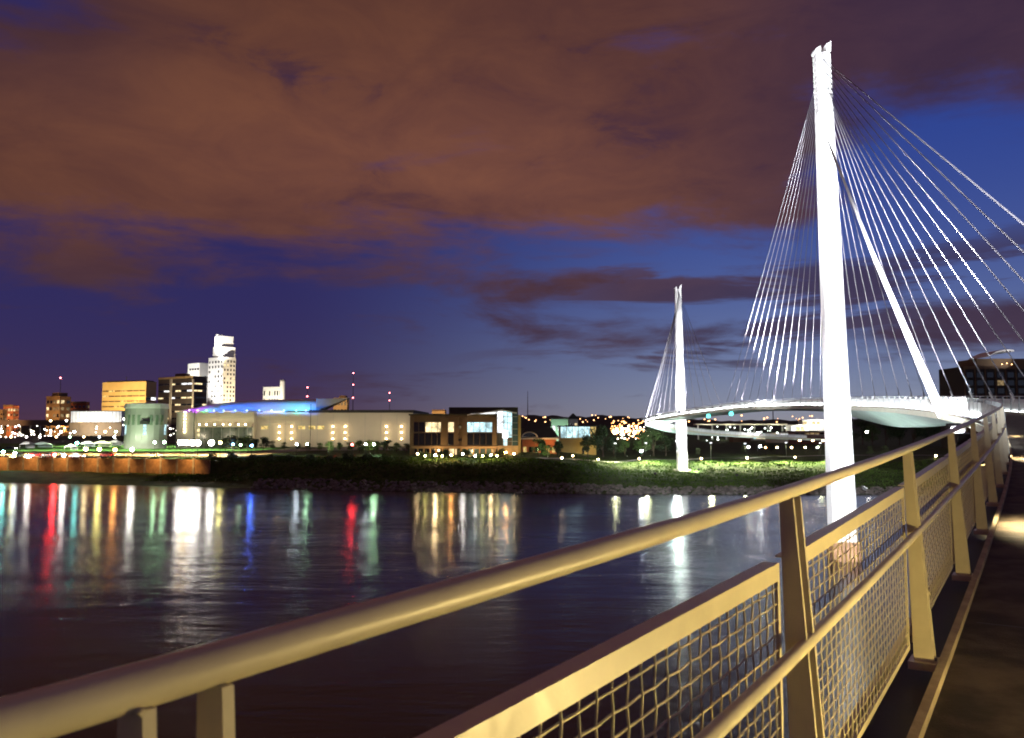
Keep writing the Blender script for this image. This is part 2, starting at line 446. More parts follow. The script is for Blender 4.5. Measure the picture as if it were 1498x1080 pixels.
def wire_mesh():
    b = MB(); L = PANL/2-.03; z0, z1 = .135, 1.07; p = .0505; r = .0034; am = .0020; u = -.022
    ny = int(2*L/.088); nz = int((z1-z0)/p)
    ys = [-L + (i+.5)*2*L/ny for i in range(ny)]; zs = [z0 + (i+.5)*(z1-z0)/nz for i in range(nz)]
    for i, y in enumerate(ys):
        pts = [(u, y, z0)]
        for j, z in enumerate(zs):
            pts.append((u + am*(1 if (i+j) % 2 else -1), y + (.0008 if j % 2 else -.0008), z))
            if j < nz-1: pts.append((u, y + random.uniform(-.0004, .0004), z + p/2))
        pts.append((u, y, z1)); b.tube(pts, r, 5, False)
    for j, z in enumerate(zs):
        pts = [(u, -L, z)]
        for i, y in enumerate(ys):
            pts.append((u - am*(1 if (i+j) % 2 else -1), y, z + (.0008 if i % 2 else -.0008)))
        pts.append((u, L, z)); b.tube(pts, r, 5, False)
    return b.mesh('wire_mesh', M_WIRE, True, fix=False)
def far_panel_mesh():
    b = MB(); L = PANL/2; b.bx(-.03, -.014, -L, L, .10, 1.15); return b.mesh('panel', M_STEELW)  # solid white plate instead of mesh, imitating bloom on the lit panels
def far_strip_mesh():
    b = MB(); L = PANL/2; b.bx(.05, .09, -L+.25, L-.25, .14, .17); return b.mesh('added_glow_strip', glow('added_inner_glow', (.93, .98, 1), 14))  # glowing strip added to whiten the inner panel faces
def far_strip_out_mesh():
    b = MB(); L = PANL/2; b.bx(-.16, -.12, -L+.35, L-.35, .30, .34); return b.mesh('added_glow_strip', glow('added_outer_glow', (.93, .98, 1), 55))  # glowing strip added outside to whiten the outer panel faces
def plate_mesh():
    b = MB(); b.bx(-.03, .138, -.10, .10, -.022, .0255); return b.mesh('base_plate', M_CREAM)
def bolt_mesh():
    b = MB()
    b.tube([(.115, 0, .02), (.115, 0, .05)], .012, 6)
    return b.mesh('bolt', M_BOLT)
def saddle_mesh():
    b = MB(); rw_ = random.Random(4)
    b.tube([(-.03+.056*k/14, -.0575+rw_.uniform(-.001, .001), 1.349+rw_.uniform(-.001, .001)) for k in range(15)], [.0045+rw_.uniform(-.0008, .0008) for k in range(15)], 6)
    return b.mesh('weld_bead', M_CREAM)
def bracket_mesh():
    b = MB(); b.tube([(.0, 0, .78), (.045, 0, .79), (.048, 0, .835)], .009, 6); return b.mesh('handrail_bracket', M_CREAM)
ME = dict(post=post_mesh(), fpost=far_post_mesh(), frame=frame_mesh(), wire=wire_mesh(), fpanel=far_panel_mesh(), strip=far_strip_mesh(), strip_out=far_strip_out_mesh(), plate=plate_mesh(), bolt=bolt_mesh(), saddle=saddle_mesh(), bracket=bracket_mesh())
def railing(side):
    root = empty('bridge_railing')
    sgn = 1 if side == 0 else -1
    def U(u): return u if side == 0 else WID - u
    base = PT(0, U(0), 0); root.location = base
    sts = [s for s in ST if s >= -12]
    for (nm, u, z, r, a, b_, m_) in (('top_rail', 0, RAILH, .0250, -12, NEAR_END, M_CREAM), ('top_rail', 0, RAILH, .03, NEAR_END+.01, 397, M_STEELW), ('handrail', .048, .845, .0235, -12, NEAR_END, M_CREAM), ('handrail', .048, .845, .0235, NEAR_END+.01, 397, M_STEELW)):
        b = MB(); ss = [a] + [s for s in sts if a < s < b_] + [b_]
        b.tube([PT(s, U(u), z) for s in ss], r, 20 if m_ is M_CREAM else 8)
        o = b.build(nm, m_, None, True); under(o, root)
    def place(nm, me, s, parent=root, frac=None, s2=None):
        if s2 is None:
            p = PT(s, U(0), 0); th = frame(s)[2]; pitch = 0
        else:
            a, c = PT(s, U(0), 0), PT(s2, U(0), 0); p = (a+c)/2; d = c-a; th = math.atan2(d.x, d.y); pitch = math.atan2(d.z, math.hypot(d.x, d.y))
        o = link(nm, me); o.parent = root; o.location = p - base
        o.rotation_euler = (pitch if side == 0 else -pitch, 0, -th if side == 0 else -th+math.pi)
        if s2 is not None:
            o.scale = (1, ((a-c).length - .16)/PANL, 1)
        return o
    for i, s in enumerate(POSTS):
        if i+1 >= len(POSTS): break
        near = s < NEAR_END
        place('post', ME['post'] if near else ME['fpost'], s)
        if near:
            place('base_plate', ME['plate'], s); place('bolt', ME['bolt'], s); place('weld_bead', ME['saddle'], s); place('handrail_bracket', ME['bracket'], s)
        s2 = POSTS[i+1]
        if near:
            f = place('panel_frame', ME['frame'], s, s2=s2)
            w = link('wire_mesh', ME['wire'], f)
        else:
            f = place('panel', ME['fpanel'], s, s2=s2)
            if s < 372: w = link('added_glow_strip', ME['strip_out' if side == 0 and s > 48 else 'strip'], f)
    return root
tag(railing(0), 'cream steel and wire mesh railing along the river side, running from the foreground', 'railing')
tag(railing(1), 'white lit railing along the far side of the curving deck', 'railing')

# ------------------------------------------------------------------ pylons
def pylon(base, zb, zt, wb, wt, lean, label, anchors, footing, cab_r, grp):
    root = empty('bridge_pylon', (base[0], base[1], zb)); tag(root, label, 'pylon')
    H = zt - zb
    def ring(f, w, d, ch=.18):
        x = lean[0]*f; y = lean[1]*f; z = H*f; a, b_ = w/2, d/2; c = ch*w
        return [(x-a+c, y-b_, z), (x+a-c, y-b_, z), (x+a, y-b_+c, z), (x+a, y+b_-c, z), (x+a-c, y+b_, z), (x-a+c, y+b_, z), (x-a, y+b_-c, z), (x-a, y-b_+c, z)]
    rings = []
    for k in range(9):
        f = .86*k/8; w = wb + (wt*1.06-wb)*f/.86
        rings.append(ring(f, w, w*.95))
    o = MB().loft(rings).build('shaft', M_WHITE, root)
    # anchor head with ribs between the cable rows
    b = MB(); n = 11
    for k in range(n):
        f0 = .862 + .116*k/n; f1 = .862 + .116*(k+.72)/n; f2 = .862 + .116*(k+1)/n
        b.loft([ring(f0, wt, wt*.95, .12), ring(f1, wt*.99, wt*.95, .12)])
        b.loft([ring(f1+.0002, wt*.90, wt*.85, .12), ring(f2-.0002, wt*.90, wt*.85, .12)])
    b.build('anchor_head', M_WHITE, root)
    for sx in (-1, 1):
        b = MB(); cx = lean[0] + sx*wt*.345; z0 = H*.9785; z1 = H*(1.0 if sx > 0 else .99); w = wt*.3
        b.prism([(cx-w/2, z0), (cx+w/2, z0), (cx+w/2+(.05 if sx > 0 else 0), z1), (cx-w/2-(.08 if sx < 0 else 0), z1-.4)], 1, lean[1]-wt*.45, lean[1]+wt*.45)
        b.build('crown_prong', M_WHITE, root)
    if footing:
        b = MB(); b.loft([ring(-3/H, wb*1.12, wb*1.1, .2), ring(2.3/H, wb*1.10, wb*1.08, .2)]); b.build('footing', M_FOOT, root)
    else:
        b = MB(); b.loft([ring(-1.5/H, wb*1.5, wb*1.45, .2), ring(.35/H, wb*1.5, wb*1.45, .2)]); b.build('footing', mat('pale_footing', (.45, .44, .4), .85, 0, .15, 1), root)
    # access door
    b = MB(); b.bx(-.45, .45, -wb*.475-.06, -wb*.475+.05, 19.0 if footing else .9, 21.0 if footing else 2.9); b.build('access_door', mat('door_paint', (.6, .6, .58), .5), root)
    nA = len(anchors)
    for k, (p, fh) in enumerate(anchors):
        top = Vector((lean[0]*fh, lean[1]*fh, H*fh)); v = Vector(p) - root.location
        d2 = Vector((v.x - top.x, v.y - top.y, 0)).normalized(); top = top + d2*wt*.42
        b = MB(); b.tube([top, v + Vector((0, 0, .3))], cab_r, 6); c = b.build('stay_cable', mat('cable_sheath', (.26, .25, .28), .8, spec=.2), root, True)
        b = MB(); d = (top - v).normalized(); b.tube([v - d*.3, v + d*1.0, v + d*1.7], [cab_r*2.2, cab_r*2.0, cab_r*1.1], 8); b.build('anchor_socket', M_STEELW, c)
    return root
P1 = at(1234, 800, 101); P1.z = 0
P1T = at(1201, 64, 101)
an1 = []
s_list = [207 - 4.5*k for k in range(15)] + [138, 132.5, 127, 121.5, 116, 110.5, 105, 98.5, 90.5, 82.5, 74.5, 66, 57, 48, 39, 30, 22]
for s in s_list:
    fh = .965 - .10*(1 - min(1, abs(s-122)/95)) - .0
    an1.append((PT(s, WID+.22, .35 if s > 30 else .3), fh))
py1 = pylon((P1.x, P1.y), 0, P1T.z, 3.05, 1.85, (P1T.x-P1.x, 0), 'tall floodlit white pylon rising from the river beside the walkway', an1, True, .045, 'near')
# backstay widened towards the deck to imitate overexposed glare
top = Vector(((P1T.x-P1.x)*.80, 0, P1T.z*.80)); v = PT(75, -.1, -.2) - py1.location
b = MB(); d2 = Vector((v.x-top.x, v.y-top.y, 0)).normalized(); b.tube([top + d2*1.1, top*.5+v*.5, v], [.09, .22, .36], 14); b.build('glare_backstay', M_WHITE, py1, True)
P2 = at(998, 690, 268); P2.z = ground(P2.x, P2.y)
P2T = at(991.5, 417, 268)
an2 = []
for k in range(23):
    s = 195 + 5.6*k
    an2.append((PT(s, -.22, .35), .965 - .12*(1 - min(1, abs(s-272)/60))))
py2 = pylon((P2.x, P2.y), P2.z, P2T.z, 3.3, 2.0, (P2T.x-P2.x, 0), 'smaller looking distant white pylon standing on the grassy far bank', an2, False, .06, 'far')

# floodlights for the pylons
def floodlight(loc, target, power, color, label, cone=50, pole=1.0, size=.35, group='pylon floodlights', lens=30, blend=.6):
    root = empty('floodlight', loc); tag(root, label, 'floodlight', group)
    v = (Vector(target) - Vector(loc)); el_ = math.atan2(v.z, math.hypot(v.x, v.y)); azm = math.atan2(-v.x, v.y)
    root.rotation_euler = (0, 0, azm)
    MB().tube([(0, 0, -pole), (0, 0, -.05)], .05, 8).build('pole', M_BLACK, root)
    h = MB().loft([[(-.3, -.25, -.22), (.3, -.25, -.22), (.3, -.25, .22), (-.3, -.25, .22)], [(-.42, .1, -.32), (.42, .1, -.32), (.42, .1, .32), (-.42, .1, .32)]]).build('housing', M_BLACK, root)
    h.rotation_euler = (el_, 0, 0); h.location = (0, 0, .2)
    l = MB().bx(-.38, .38, .105, .115, -.28, .28).build('lens', glow('flood_lens_%d' % lens, (.95, .97, 1), lens), h)
    dv = v.normalized()
    spot('floodlight_beam', Vector(loc) + Vector((0, 0, .2)) + dv*.3, target, power, color, cone, blend, size)
    return root
CW = (.93, .95, 1)
P1m = Vector((P1.x*.45+P1T.x*.55, 101, 36)); P1u = Vector((P1T.x, 101, 58))
a = PT(51, -1.2, -.7); floodlight(a, Vector((P1T.x, 101, 58)), 900000, CW, 'black floodlight hung from the left deck edge, aimed at the head of the near pylon', 44, -.2)
a = PT(55, -1.2, -.7); floodlight(a, Vector((P1.x, 101, 32)), 420000, CW, 'black floodlight hung from the left deck edge, aimed at the shaft of the near pylon', 46, -.2)
a = PT(47, -1.1, -.9); floodlight(a, Vector((P1.x, 101, 8)), 620000, CW, 'black floodlight hung from the left deck edge, aimed at the foot of the near pylon', 40, -.2)
a = PT(-10, WID+1.5, 1.8); floodlight(a, a + Vector((34, 84, 46)), 330000, CW, 'added unseen floodlight on the right deck edge behind the viewer, aimed up the stay cables', 50, 2.0, .4, 'pylon floodlights', 6, .8)  # added out of view so the cables are lit from the front
a = PT(-12, WID+1.5, 1.8); floodlight(a, a + Vector((22.0, 34.0, 14.0)), 190000, CW, 'added unseen floodlight behind the viewer aimed low at the nearest stay cables', 46, 2.0, .4, 'pylon floodlights', 6, .8)  # second unseen light, added for the lowest cables
a = PT(176, -1.0, .2); floodlight(a, Vector((P1.x+2, 116, 66)), 700000, CW, 'black floodlight on the left deck edge at midspan, aimed back at the near pylon', 84, .6)
for i, (s_, pw) in enumerate(((92, 5000), (146, 5000), (162, 6000), (178, 7000), (194, 7000), (210, 6000))):
    a = PT(s_, WID+.9, .5); b_ = PT(s_, WID+.9, 20); b_ = b_.lerp(Vector((P1.x, P1.y, b_.z+20)), .22)
    floodlight(a, b_, pw*1.6, (.93, .92, 1), 'black uplight below the stay cables on the outer deck edge, %s from the near end' % nth(i), 150, .5, .3, 'cable uplights', 6)
for i, (s_, pw) in enumerate(((222, 9000), (244, 10000), (268, 10000), (292, 10000), (314, 9000))):
    a = PT(s_, -.9, .5); b_ = PT(s_, -.9, 20).lerp(Vector((P2.x, P2.y, 50)), .22)
    floodlight(a, b_, pw*2.2, (.93, .92, 1), 'black uplight below the distant stay cables, %s from the near end' % nth(i), 150, .5, .3, 'distant cable uplights', 6)
# lamps added on the pylon shafts to brighten the deck underside
for i, (P_, z_, s_, pw) in enumerate(((P1, 8.5, 108, 2600), (P1, 8.5, 128, 2600), (P2, 11.5, 268, 26000), (P2, 9.5, 318, 30000))):
    tg = PT(s_, 2.8, -1.2); d_ = Vector((tg.x-P_.x, tg.y-P_.y, 0)).normalized(); a = Vector((P_.x, P_.y, z_)) + d_*2.6
    floodlight(a, tg, pw, (.80, 1, .90), 'added soffit lamp on the %s pylon shaft, shining at the deck %s it' % (('near', 'near', 'distant', 'distant')[i], ('short of', 'beyond', 'beside', 'behind')[i]), 120, -.1, .3, 'added soffit lamps', 6)
for k, (dxx, dyy) in enumerate(((-14, -30), (9, -32))):
    a = Vector((P2.x+dxx, P2.y+dyy, 0)); a.z = ground(a.x, a.y) + .8
    floodlight(a, Vector((P2.x*.6+P2T.x*.4, P2.y, 34)), 520000, CW, 'ground floodlight in the grass %s of the distant pylon' % ('left' if k == 0 else 'right'), 66, 1.2)
a = Vector((P2.x+3.6, P2.y-8, 0)); a.z = ground(a.x, a.y)+.7; floodlight(a, Vector((P2.x, P2.y, 2.0)), 26000, (.95, 1, .85), 'low floodlight on the bank close to the foot of the distant pylon', 120, 1.0, .5)
for i, (fx, fy) in enumerate(((900, 660), (945, 658), (1040, 657), (1090, 656), (1150, 655), (1200, 655))):  # invented pole lights that brighten the bank grass
    q_ = at(fx, fy, 288); q_.z = ground(q_.x, 288) + 6.5
    floodlight(q_, q_ + Vector((0, -4.2, -6.5)), (26000, 64000, 76000, 60000, 48000, 36000)[i], (.95, 1, .55), 'added bank floodlight on a pole behind the riverside path, %s from the left' % nth(i), 112, 6.5, .5, 'added bank floodlights', 3)

# ------------------------------------------------------------------ walkway lights
WARM = (1, .73, .26)
def deck_uplight(s, u, power, label, ds=-1.3):
    root = empty('deck_light', PT(s, u, 0)); root.rotation_euler = (0, 0, -frame(s)[2]); tag(root, label, 'deck light', 'walkway lights')
    MB().bx(-.07, .07, -.16, .16, -.009, .06).build('housing', M_BLACK, root)
    MB().bx(-.055, .055, -.13, .13, .061, .066).build('lens', glow('warm_lens', WARM, 6), root)
    spot('deck_light_beam', PT(s, u, .12), PT(s+ds, 0, 1.1), power, WARM, 150, .8, .025)
deck_uplight(.75, 2.1, 400, 'low black walkway light beside the foreground railing, aimed back along it', -1.6)
deck_uplight(1.9, 2.0, 200, 'low black walkway light beside the foreground railing, aimed forward along it', 2.6)
def rail_downlight(s, power, label, u=.34, tgt=1.1):
    root = empty('rail_light', PT(s, .048, .815)); root.rotation_euler = (0, 0, -frame(s)[2]); tag(root, label, 'rail light', 'walkway lights')
    MB().tube([(0, -.14, -.02), (0, .14, -.02)], .022, 8).build('housing', M_BLACK, root)
    MB().bx(-.012, .018, -.12, .12, -.048, -.0425).build('lens', glow('warm_lens', WARM, 6), root)
    spot('rail_light_beam', PT(s, u, .74), PT(s, tgt, 0), power*.8, (1, .80, .45), 146, 1.0, .05)
rail_downlight(9.6, 900, 'small warm light under the handrail, nearest of the walkway pools')
rail_downlight(22.4, 900, 'small warm light under the handrail at the second walkway pool')
rail_downlight(35, 480, 'small warm light under the handrail at the third walkway pool')

# ------------------------------------------------------------------ far bank
def solveY(px, py, h, y0, y1, n=400):
    best = None
    for i in range(n+1):
        Y = y0 + (y1-y0)*i/n; p = at(px, py, Y); e = abs(p.z - ground(p.x, Y) - h)
        if best is None or e < best[0]: best = (e, Y)
    p = at(px, py, best[1]); return Vector((p.x, p.y, ground(p.x, p.y)))
def strip_sheet(name, pts, w, m, dz=.12):
    b = MB(); n = len(pts); L = []
    for i, p in enumerate(pts):
        d = (Vector(pts[min(n-1, i+1)]) - Vector(pts[max(0, i-1)])); nn = Vector((-d.y, d.x, 0)).normalized()
        for sg in (-1, 1):
            q_ = Vector(p) + nn*w/2*sg; L.append((q_.x, q_.y, ground(q_.x, q_.y)+dz))
    b.v = L; b.f = [(2*i, 2*i+2, 2*i+3, 2*i+1) for i in range(n-1)]
    return kind(b.build(name, m, fix=False), 'structure')
def densify(pts, step=4.0):
    out = []
    for a, c in zip(pts, pts[1:]):
        n = max(1, int((Vector(c)-Vector(a)).length/step))
        out += [Vector(a).lerp(Vector(c), k/n) for k in range(n)]
    return out + [Vector(pts[-1])]
def grid_sheet(name, x0, x1, y0, y1, m, dz, nx=30, ny=10):
    b = MB()
    for j in range(ny+1):
        for i in range(nx+1):
            x = x0+(x1-x0)*i/nx; y = y0+(y1-y0)*j/ny; b.v.append((x, y, ground(x, y)+dz))
    b.f = [(j*(nx+1)+i, j*(nx+1)+i+1, (j+1)*(nx+1)+i+1, (j+1)*(nx+1)+i) for j in range(ny) for i in range(nx)]
    return kind(b.build(name, m, fix=False), 'structure')
pp = [solveY(x, y, 0, 245, 330) for x, y in ((790, 672), (840, 672.5), (935, 673), (1000, 673), (1093, 671), (1163, 668), (1215, 666), (1290, 662), (1380, 660))]
strip_sheet('riverside_path', densify(pp), 3.2, M_PATH)
grid_sheet('lawn', -235, -104, 318, 480, mat('mown_lawn', (.055, .13, .03), .9, 0, .25, .08, spec=.1), .15, 40, 16)
grid_sheet('promenade', -190, -84, 270, 316, mat('sand_paving', (.36, .30, .19), .85, 0, .2, .12), .15, 30, 12)
grid_sheet('car_park', -480, -100, 485, 900, M_ASPH, .15, 20, 20)
grid_sheet('hall_forecourt', -100, 0, 318, 366, mat('forecourt_paving', (.26, .25, .2), .85, 0, .2, .1), .15, 20, 8)

# riprap stones along the waterline
def riprap():
    b = MB(); rnd = random.Random(5)
    for k in range(2600):
        X = rnd.uniform(-70, 190); tt = rnd.uniform(-.5, 9)**1.0; Y = shore(X)+tt; r = rnd.uniform(.25, .75); z = ground(X, Y)
        a = rnd.uniform(0, 6.28); pts = []
        for sz, rr in ((-.5, .9), (.25, 1.0), (.75, .5)):
            pts.append([(X+r*rr*math.cos(a+i*1.257)*rnd.uniform(.75, 1.2), Y+r*rr*math.sin(a+i*1.257)*rnd.uniform(.75, 1.2), z+r*sz) for i in range(5)])
        b.loft(pts)
    kind(b.build('riprap', mat('riprap_stone', (.16, .145, .125), .9, 0, .45, .7)), 'stuff', 'grey broken stone along the far waterline')
riprap()
def tall_grass():
    b = MB(); rnd = random.Random(8)
    for k in range(26000):
        X = rnd.uniform(-105, 190); tt = rnd.uniform(6, 92) if X > 20 else rnd.uniform(6, 36); Y = shore(X)+tt
        if abs(X-P2.x) < 3.4 and abs(Y-P2.y) < 3.4: continue
        z = ground(X, Y); h = rnd.uniform(.15, .45)*(1.3 if math.sin(X*.3)*math.sin(Y*.4+X*.1) > .3 else .8)
        a = rnd.uniform(0, 3.14); w = rnd.uniform(.12, .3); dx_, dy_ = math.cos(a)*w, math.sin(a)*w; lx, ly = rnd.uniform(-.2, .2), rnd.uniform(-.2, .2)
        i = len(b.v); b.v += [(X-dx_, Y-dy_, z-.05), (X+dx_, Y+dy_, z-.05), (X+lx+dx_*.5, Y+ly+dy_*.5, z+h), (X+lx-dx_*.7, Y+ly-dy_*.7, z+h*.8)]
        b.f.append((i, i+1, i+2, i+3))
    kind(b.build('bank_grass', mat('tall_grass', (.055, .12, .014), .8, 0, .4, .5, base2=(.085, .155, .02), spec=.2), fix=False), 'stuff', 'tall rough grass covering the far river bank')
tall_grass()

# ---- trees
def tree_meshes(seed, h, rx, rz, trunk_h, nleaf, leaf):
    rnd = random.Random(seed); tb = MB()
    tb.tube([(0, 0, -.3), (.05, 0, trunk_h*.5), (0, .06, trunk_h), (.1, 0, h*.72)], [h*.035, h*.028, h*.022, h*.008], 7)
    cl = []
    for k in range(9):
        a = rnd.uniform(0, 6.28); e = rnd.uniform(.15, 1.0); rr = rx*rnd.uniform(.35, .8)*math.sqrt(1-(2*e-1)**2*.7)
        p = Vector((rr*math.cos(a), rr*math.sin(a), trunk_h + (h-trunk_h)*e*.9)); cl.append((p, rnd.uniform(.32, .55)*rx))
        tb.tube([(0, 0, trunk_h*rnd.uniform(.7, 1.2)), (p.x*.5, p.y*.5, p.z-.15*h), tuple(p)], [h*.014, h*.01, h*.004], 5)
    cl.append((Vector((0, 0, h*.86)), rx*.42))
    lb = MB()
    for k in range(nleaf):
        p, r = cl[rnd.randrange(len(cl))]
        d = Vector((rnd.gauss(0, 1), rnd.gauss(0, 1), rnd.gauss(0, .8))); d = d.normalized()*r*rnd.uniform(.45, 1.12)
        c = p+d; n = Vector((rnd.gauss(0, 1), rnd.gauss(0, 1), rnd.gauss(0, 1)+.6)).normalized(); u = n.orthogonal().normalized()*leaf*rnd.uniform(.6, 1.3); w = n.cross(u)*rnd.uniform(.5, .9)
        i = len(lb.v); lb.v += [tuple(c-u), tuple(c+w), tuple(c+u), tuple(c-w)]; lb.f.append((i, i+1, i+2, i+3))
    return tb, lb
TREES = []
for sd, (h, rx, th_, nl, lf, mi) in enumerate(((7, 2.8, 1.8, 1100, .28, 0), (8, 3.2, 1.6, 1300, .30, 1), (5, 1.8, 1.5, 700, .22, 2), (10, 3.8, 2.2, 1600, .34, 0), (2.0, 1.7, .3, 500, .2, 1))):
    tb, lb = tree_meshes(sd+3, h, rx, None, th_, nl, lf)
    TREES.append((tb.mesh('trunk', M_BARK, True), lb.mesh('crown', M_LEAF[mi], fix=False), h))
def tree(px, py_base, hpx, var, label, group, y0=235, y1=420, Y=None, name='tree'):
    p = solveY(px, py_base, 0, y0, y1) if Y is None else Vector((at(px, py_base, Y).x, Y, ground(at(px, py_base, Y).x, Y)))
    o = empty(name, p, random.uniform(0, 6.28)); tag(o, label, 'tree' if name != 'shrub' else 'shrub', group)
    tr, cr, h = TREES[var]; s = hpx*p.y/F_PX/h
    link('trunk' if name != 'shrub' else 'stem', tr, o); link('crown' if name != 'shrub' else 'foliage', cr, o); o.scale = (s, s*random.uniform(.9, 1.1), s)
    return o

# ---- lamps
LM = {}
def lamp_head(color, strength, r, key):
    if key not in LM: LM[key] = MB().ball((0, 0, 0), r, 8, 6).mesh('lamp_globe', glow('lamp_'+key, color, strength), True)
    return LM[key]
COLS = {'white': (1, .95, .86), 'warm': (1, .72, .36), 'orange': (1, .42, .10), 'red': (1, .03, .03), 'teal': (.25, .95, .85), 'green': (.55, 1, .55), 'blue': (.08, .2, 1), 'cold': (.8, .92, 1), 'yellow': (1, .85, .25)}
def lamp(px, py, h, y0, y1, col, strength, r, label, group, name='street_lamp', p=None):
    b_ = solveY(px, py, h, y0, y1) if p is None else p
    o = empty(name, b_); tag(o, label, 'lamp', group)
    MB().tube([(0, 0, -.2), (0, 0, .25), (0, 0, h-r*.9)], [.12, .07, .05], 6).build('pole', M_BLACK, o)
    g_ = link('lamp_globe', lamp_head(COLS[col], strength, r, '%s_%g_%g' % (col, strength, r)), o, (0, 0, h))
    MB().tube([(0, 0, h+r*.75), (0, 0, h+r*1.15)], [r*.7, r*.25], 8).build('cap', M_BLACK, o)
    return o
def series(pts, h, y0, y1, r, fmt, group, name='street_lamp', strength=60):
    pts = sorted(pts)
    for i, t_ in enumerate(pts):
        px, py, col = t_[:3]; st = t_[3] if len(t_) > 3 else strength
        lamp(px, py, h, y0, y1, col, st, r, fmt % nth(i), group, name)
series([(822, 670, 'warm'), (838, 667, 'warm'), (875, 672, 'warm'), (935, 671, 'warm'), (1026, 671, 'warm'), (1093, 670, 'warm', 120), (1163, 669, 'warm'), (1369, 667, 'warm', 120)], 1.1, 240, 330, .28, 'low warm globe lamp beside the riverside path, %s from the left', 'riverside path lamps', 'path_lamp', 45)
series([(1120, 659, 'orange'), (1137, 659, 'warm'), (1158, 659, 'warm'), (1178, 659, 'warm'), (1196, 659, 'white')], 3.2, 330, 460, .38, 'globe lamp in the row beyond the far lawn, %s from the left', 'lawn edge lamps', 'street_lamp', 40)
series([(1170, 647, 'warm'), (1189, 648, 'warm'), (1204, 648, 'warm')], 5, 380, 700, .6, 'globe lamp below the dark brick building, %s from the left', 'lamps under the brick building', 'street_lamp', 30)
series([(1100, 626, 'white'), (1109, 638, 'white', 70), (1128, 624, 'white'), (1268, 632, 'white', 60)], 9, 320, 700, .55, 'tall white street lamp right of the distant pylon, %s from the left', 'tall lamps right of the distant pylon', 'street_lamp', 40)
# promenade on the left
series([(20, 668, 'yellow', 60), (42, 668, 'white', 120), (93, 667, 'white', 130), (125, 669, 'warm', 70), (145, 669, 'yellow', 110), (168, 669, 'orange', 110), (193, 667, 'white', 140)], 3.0, 262, 330, .55, 'bright globe lamp on the lit promenade at left, %s from the left', 'promenade lamps', 'promenade_lamp')
series([(264, 656, 'white', 80), (272, 654, 'warm', 80), (281, 655, 'white', 90), (289, 657, 'white', 80), (309, 657, 'white', 70)], 5.0, 262, 420, .95, 'glaring lamp in the cluster before the arena corner, %s from the left', 'lamps at the arena corner', 'promenade_lamp')
series([(5, 658, 'teal', 220), (22, 660, 'cold', 100), (80, 664, 'red', 420), (112, 662, 'teal', 90), (226, 660, 'green', 90), (240, 660, 'green', 90), (322, 660, 'yellow', 120)], 5.0, 262, 420, .42, 'coloured sign lamp behind the promenade, %s from the left', 'coloured lamps behind the promenade', 'sign_lamp')
series([(341, 650, 'blue', 250), (352, 651, 'green', 60), (368, 652, 'blue', 300), (434, 655, 'cold', 110), (449, 657, 'green', 90), (515, 657, 'red', 260), (535, 650, 'cold', 150), (547, 658, 'green', 300)], 3.6, 262, 372, .34, 'small coloured lamp before the cream hall, %s from the left', 'lamps before the cream hall', 'street_lamp')
series([(611, 664, 'warm', 90), (622, 667, 'yellow', 60), (637, 666, 'warm', 520), (647, 667, 'yellow', 60), (660, 666, 'orange', 260), (677, 664, 'white', 230), (695, 667, 'white', 90), (706, 667, 'yellow', 90), (718, 666, 'warm', 260), (727, 667, 'yellow', 70), (740, 662, 'orange', 320), (752, 664, 'warm', 70)], 1.6, 225, 268, .26, 'low lamp along the foot of the brown glass building, %s from the left', 'lamps at the brown building', 'bollard_lamp')
series([(938, 660, 'cold', 300), (1000, 656, 'white', 60), (1095, 654, 'white', 150), (1112, 653, 'cold', 150)], 4.0, 262, 420, .4, 'tall lamp standing on the far lawn by the distant pylon, %s from the left', 'far lawn lamps', 'street_lamp')
rl = random.Random(3)
pts = [(x + rl.uniform(-3, 3), rl.uniform(624, 640), rl.choice(['white', 'white', 'cold', 'warm', 'warm', 'green'])) for x in range(4, 206, 7)]
series(pts[0::3], 7, 480, 880, .7, 'short light pole in the far car park, %s from the left', 'short car park lights', 'street_lamp', 26)
series([(x, rl.uniform(612, 624), c) for x, y, c in pts[1::3]], 15, 480, 880, .8, 'tall light pole in the far car park, %s from the left', 'tall car park lights', 'street_lamp', 26)
series([(x, rl.uniform(640, 650), c) for x, y, c in pts[2::3]], 4.5, 440, 880, .5, 'low light pole at the car park edge, %s from the left', 'low car park lights', 'street_lamp', 26)

for x_, y_ in ((-178, 292), (-160, 288), (-142, 290), (-124, 286), (-106, 284), (-92, 280)): spot('promenade_fill', (x_, y_, ground(x_, y_)+7), (x_, y_+1.5, ground(x_, y_)), 32000, (1, .74, .34), 135, .4, .4)  # added spots without fixtures that brighten the paving
# retaining wall, brick, along the promenade
rw = empty('retaining_wall', (-130, 258, 2)); tag(rw, 'long orange lit brick retaining wall below the promenade at left', 'wall')
xs_ = [-230 + 5.6*k for k in range(26)]
mb_ = mat('orange_brick', (.40, .21, .09), .85, 0, .3, .5)
for x0, x1 in zip(xs_, xs_[1:]):
    ya, yb = shore(x0)+21.4, shore(x1)+21.4; L = math.hypot(x1-x0, yb-ya); rz = math.atan2(yb-ya, x1-x0)
    o = MB().box((0, 0, 0), (L-.5, .5, 4.6)).build('wall_panel', mb_, rw); o.location = Vector(((x0+x1)/2, (ya+yb)/2, 4.2)) - rw.location; o.rotation_euler = (0, 0, rz)
    o = MB().box((0, 0, 0), (.7, .8, 5.0)).build('pilaster', mat('pilaster_stone', (.42, .33, .22), .85, 0, .2, 1), rw); o.location = Vector((x0, ya, 4.35)) - rw.location; o.rotation_euler = (0, 0, rz)
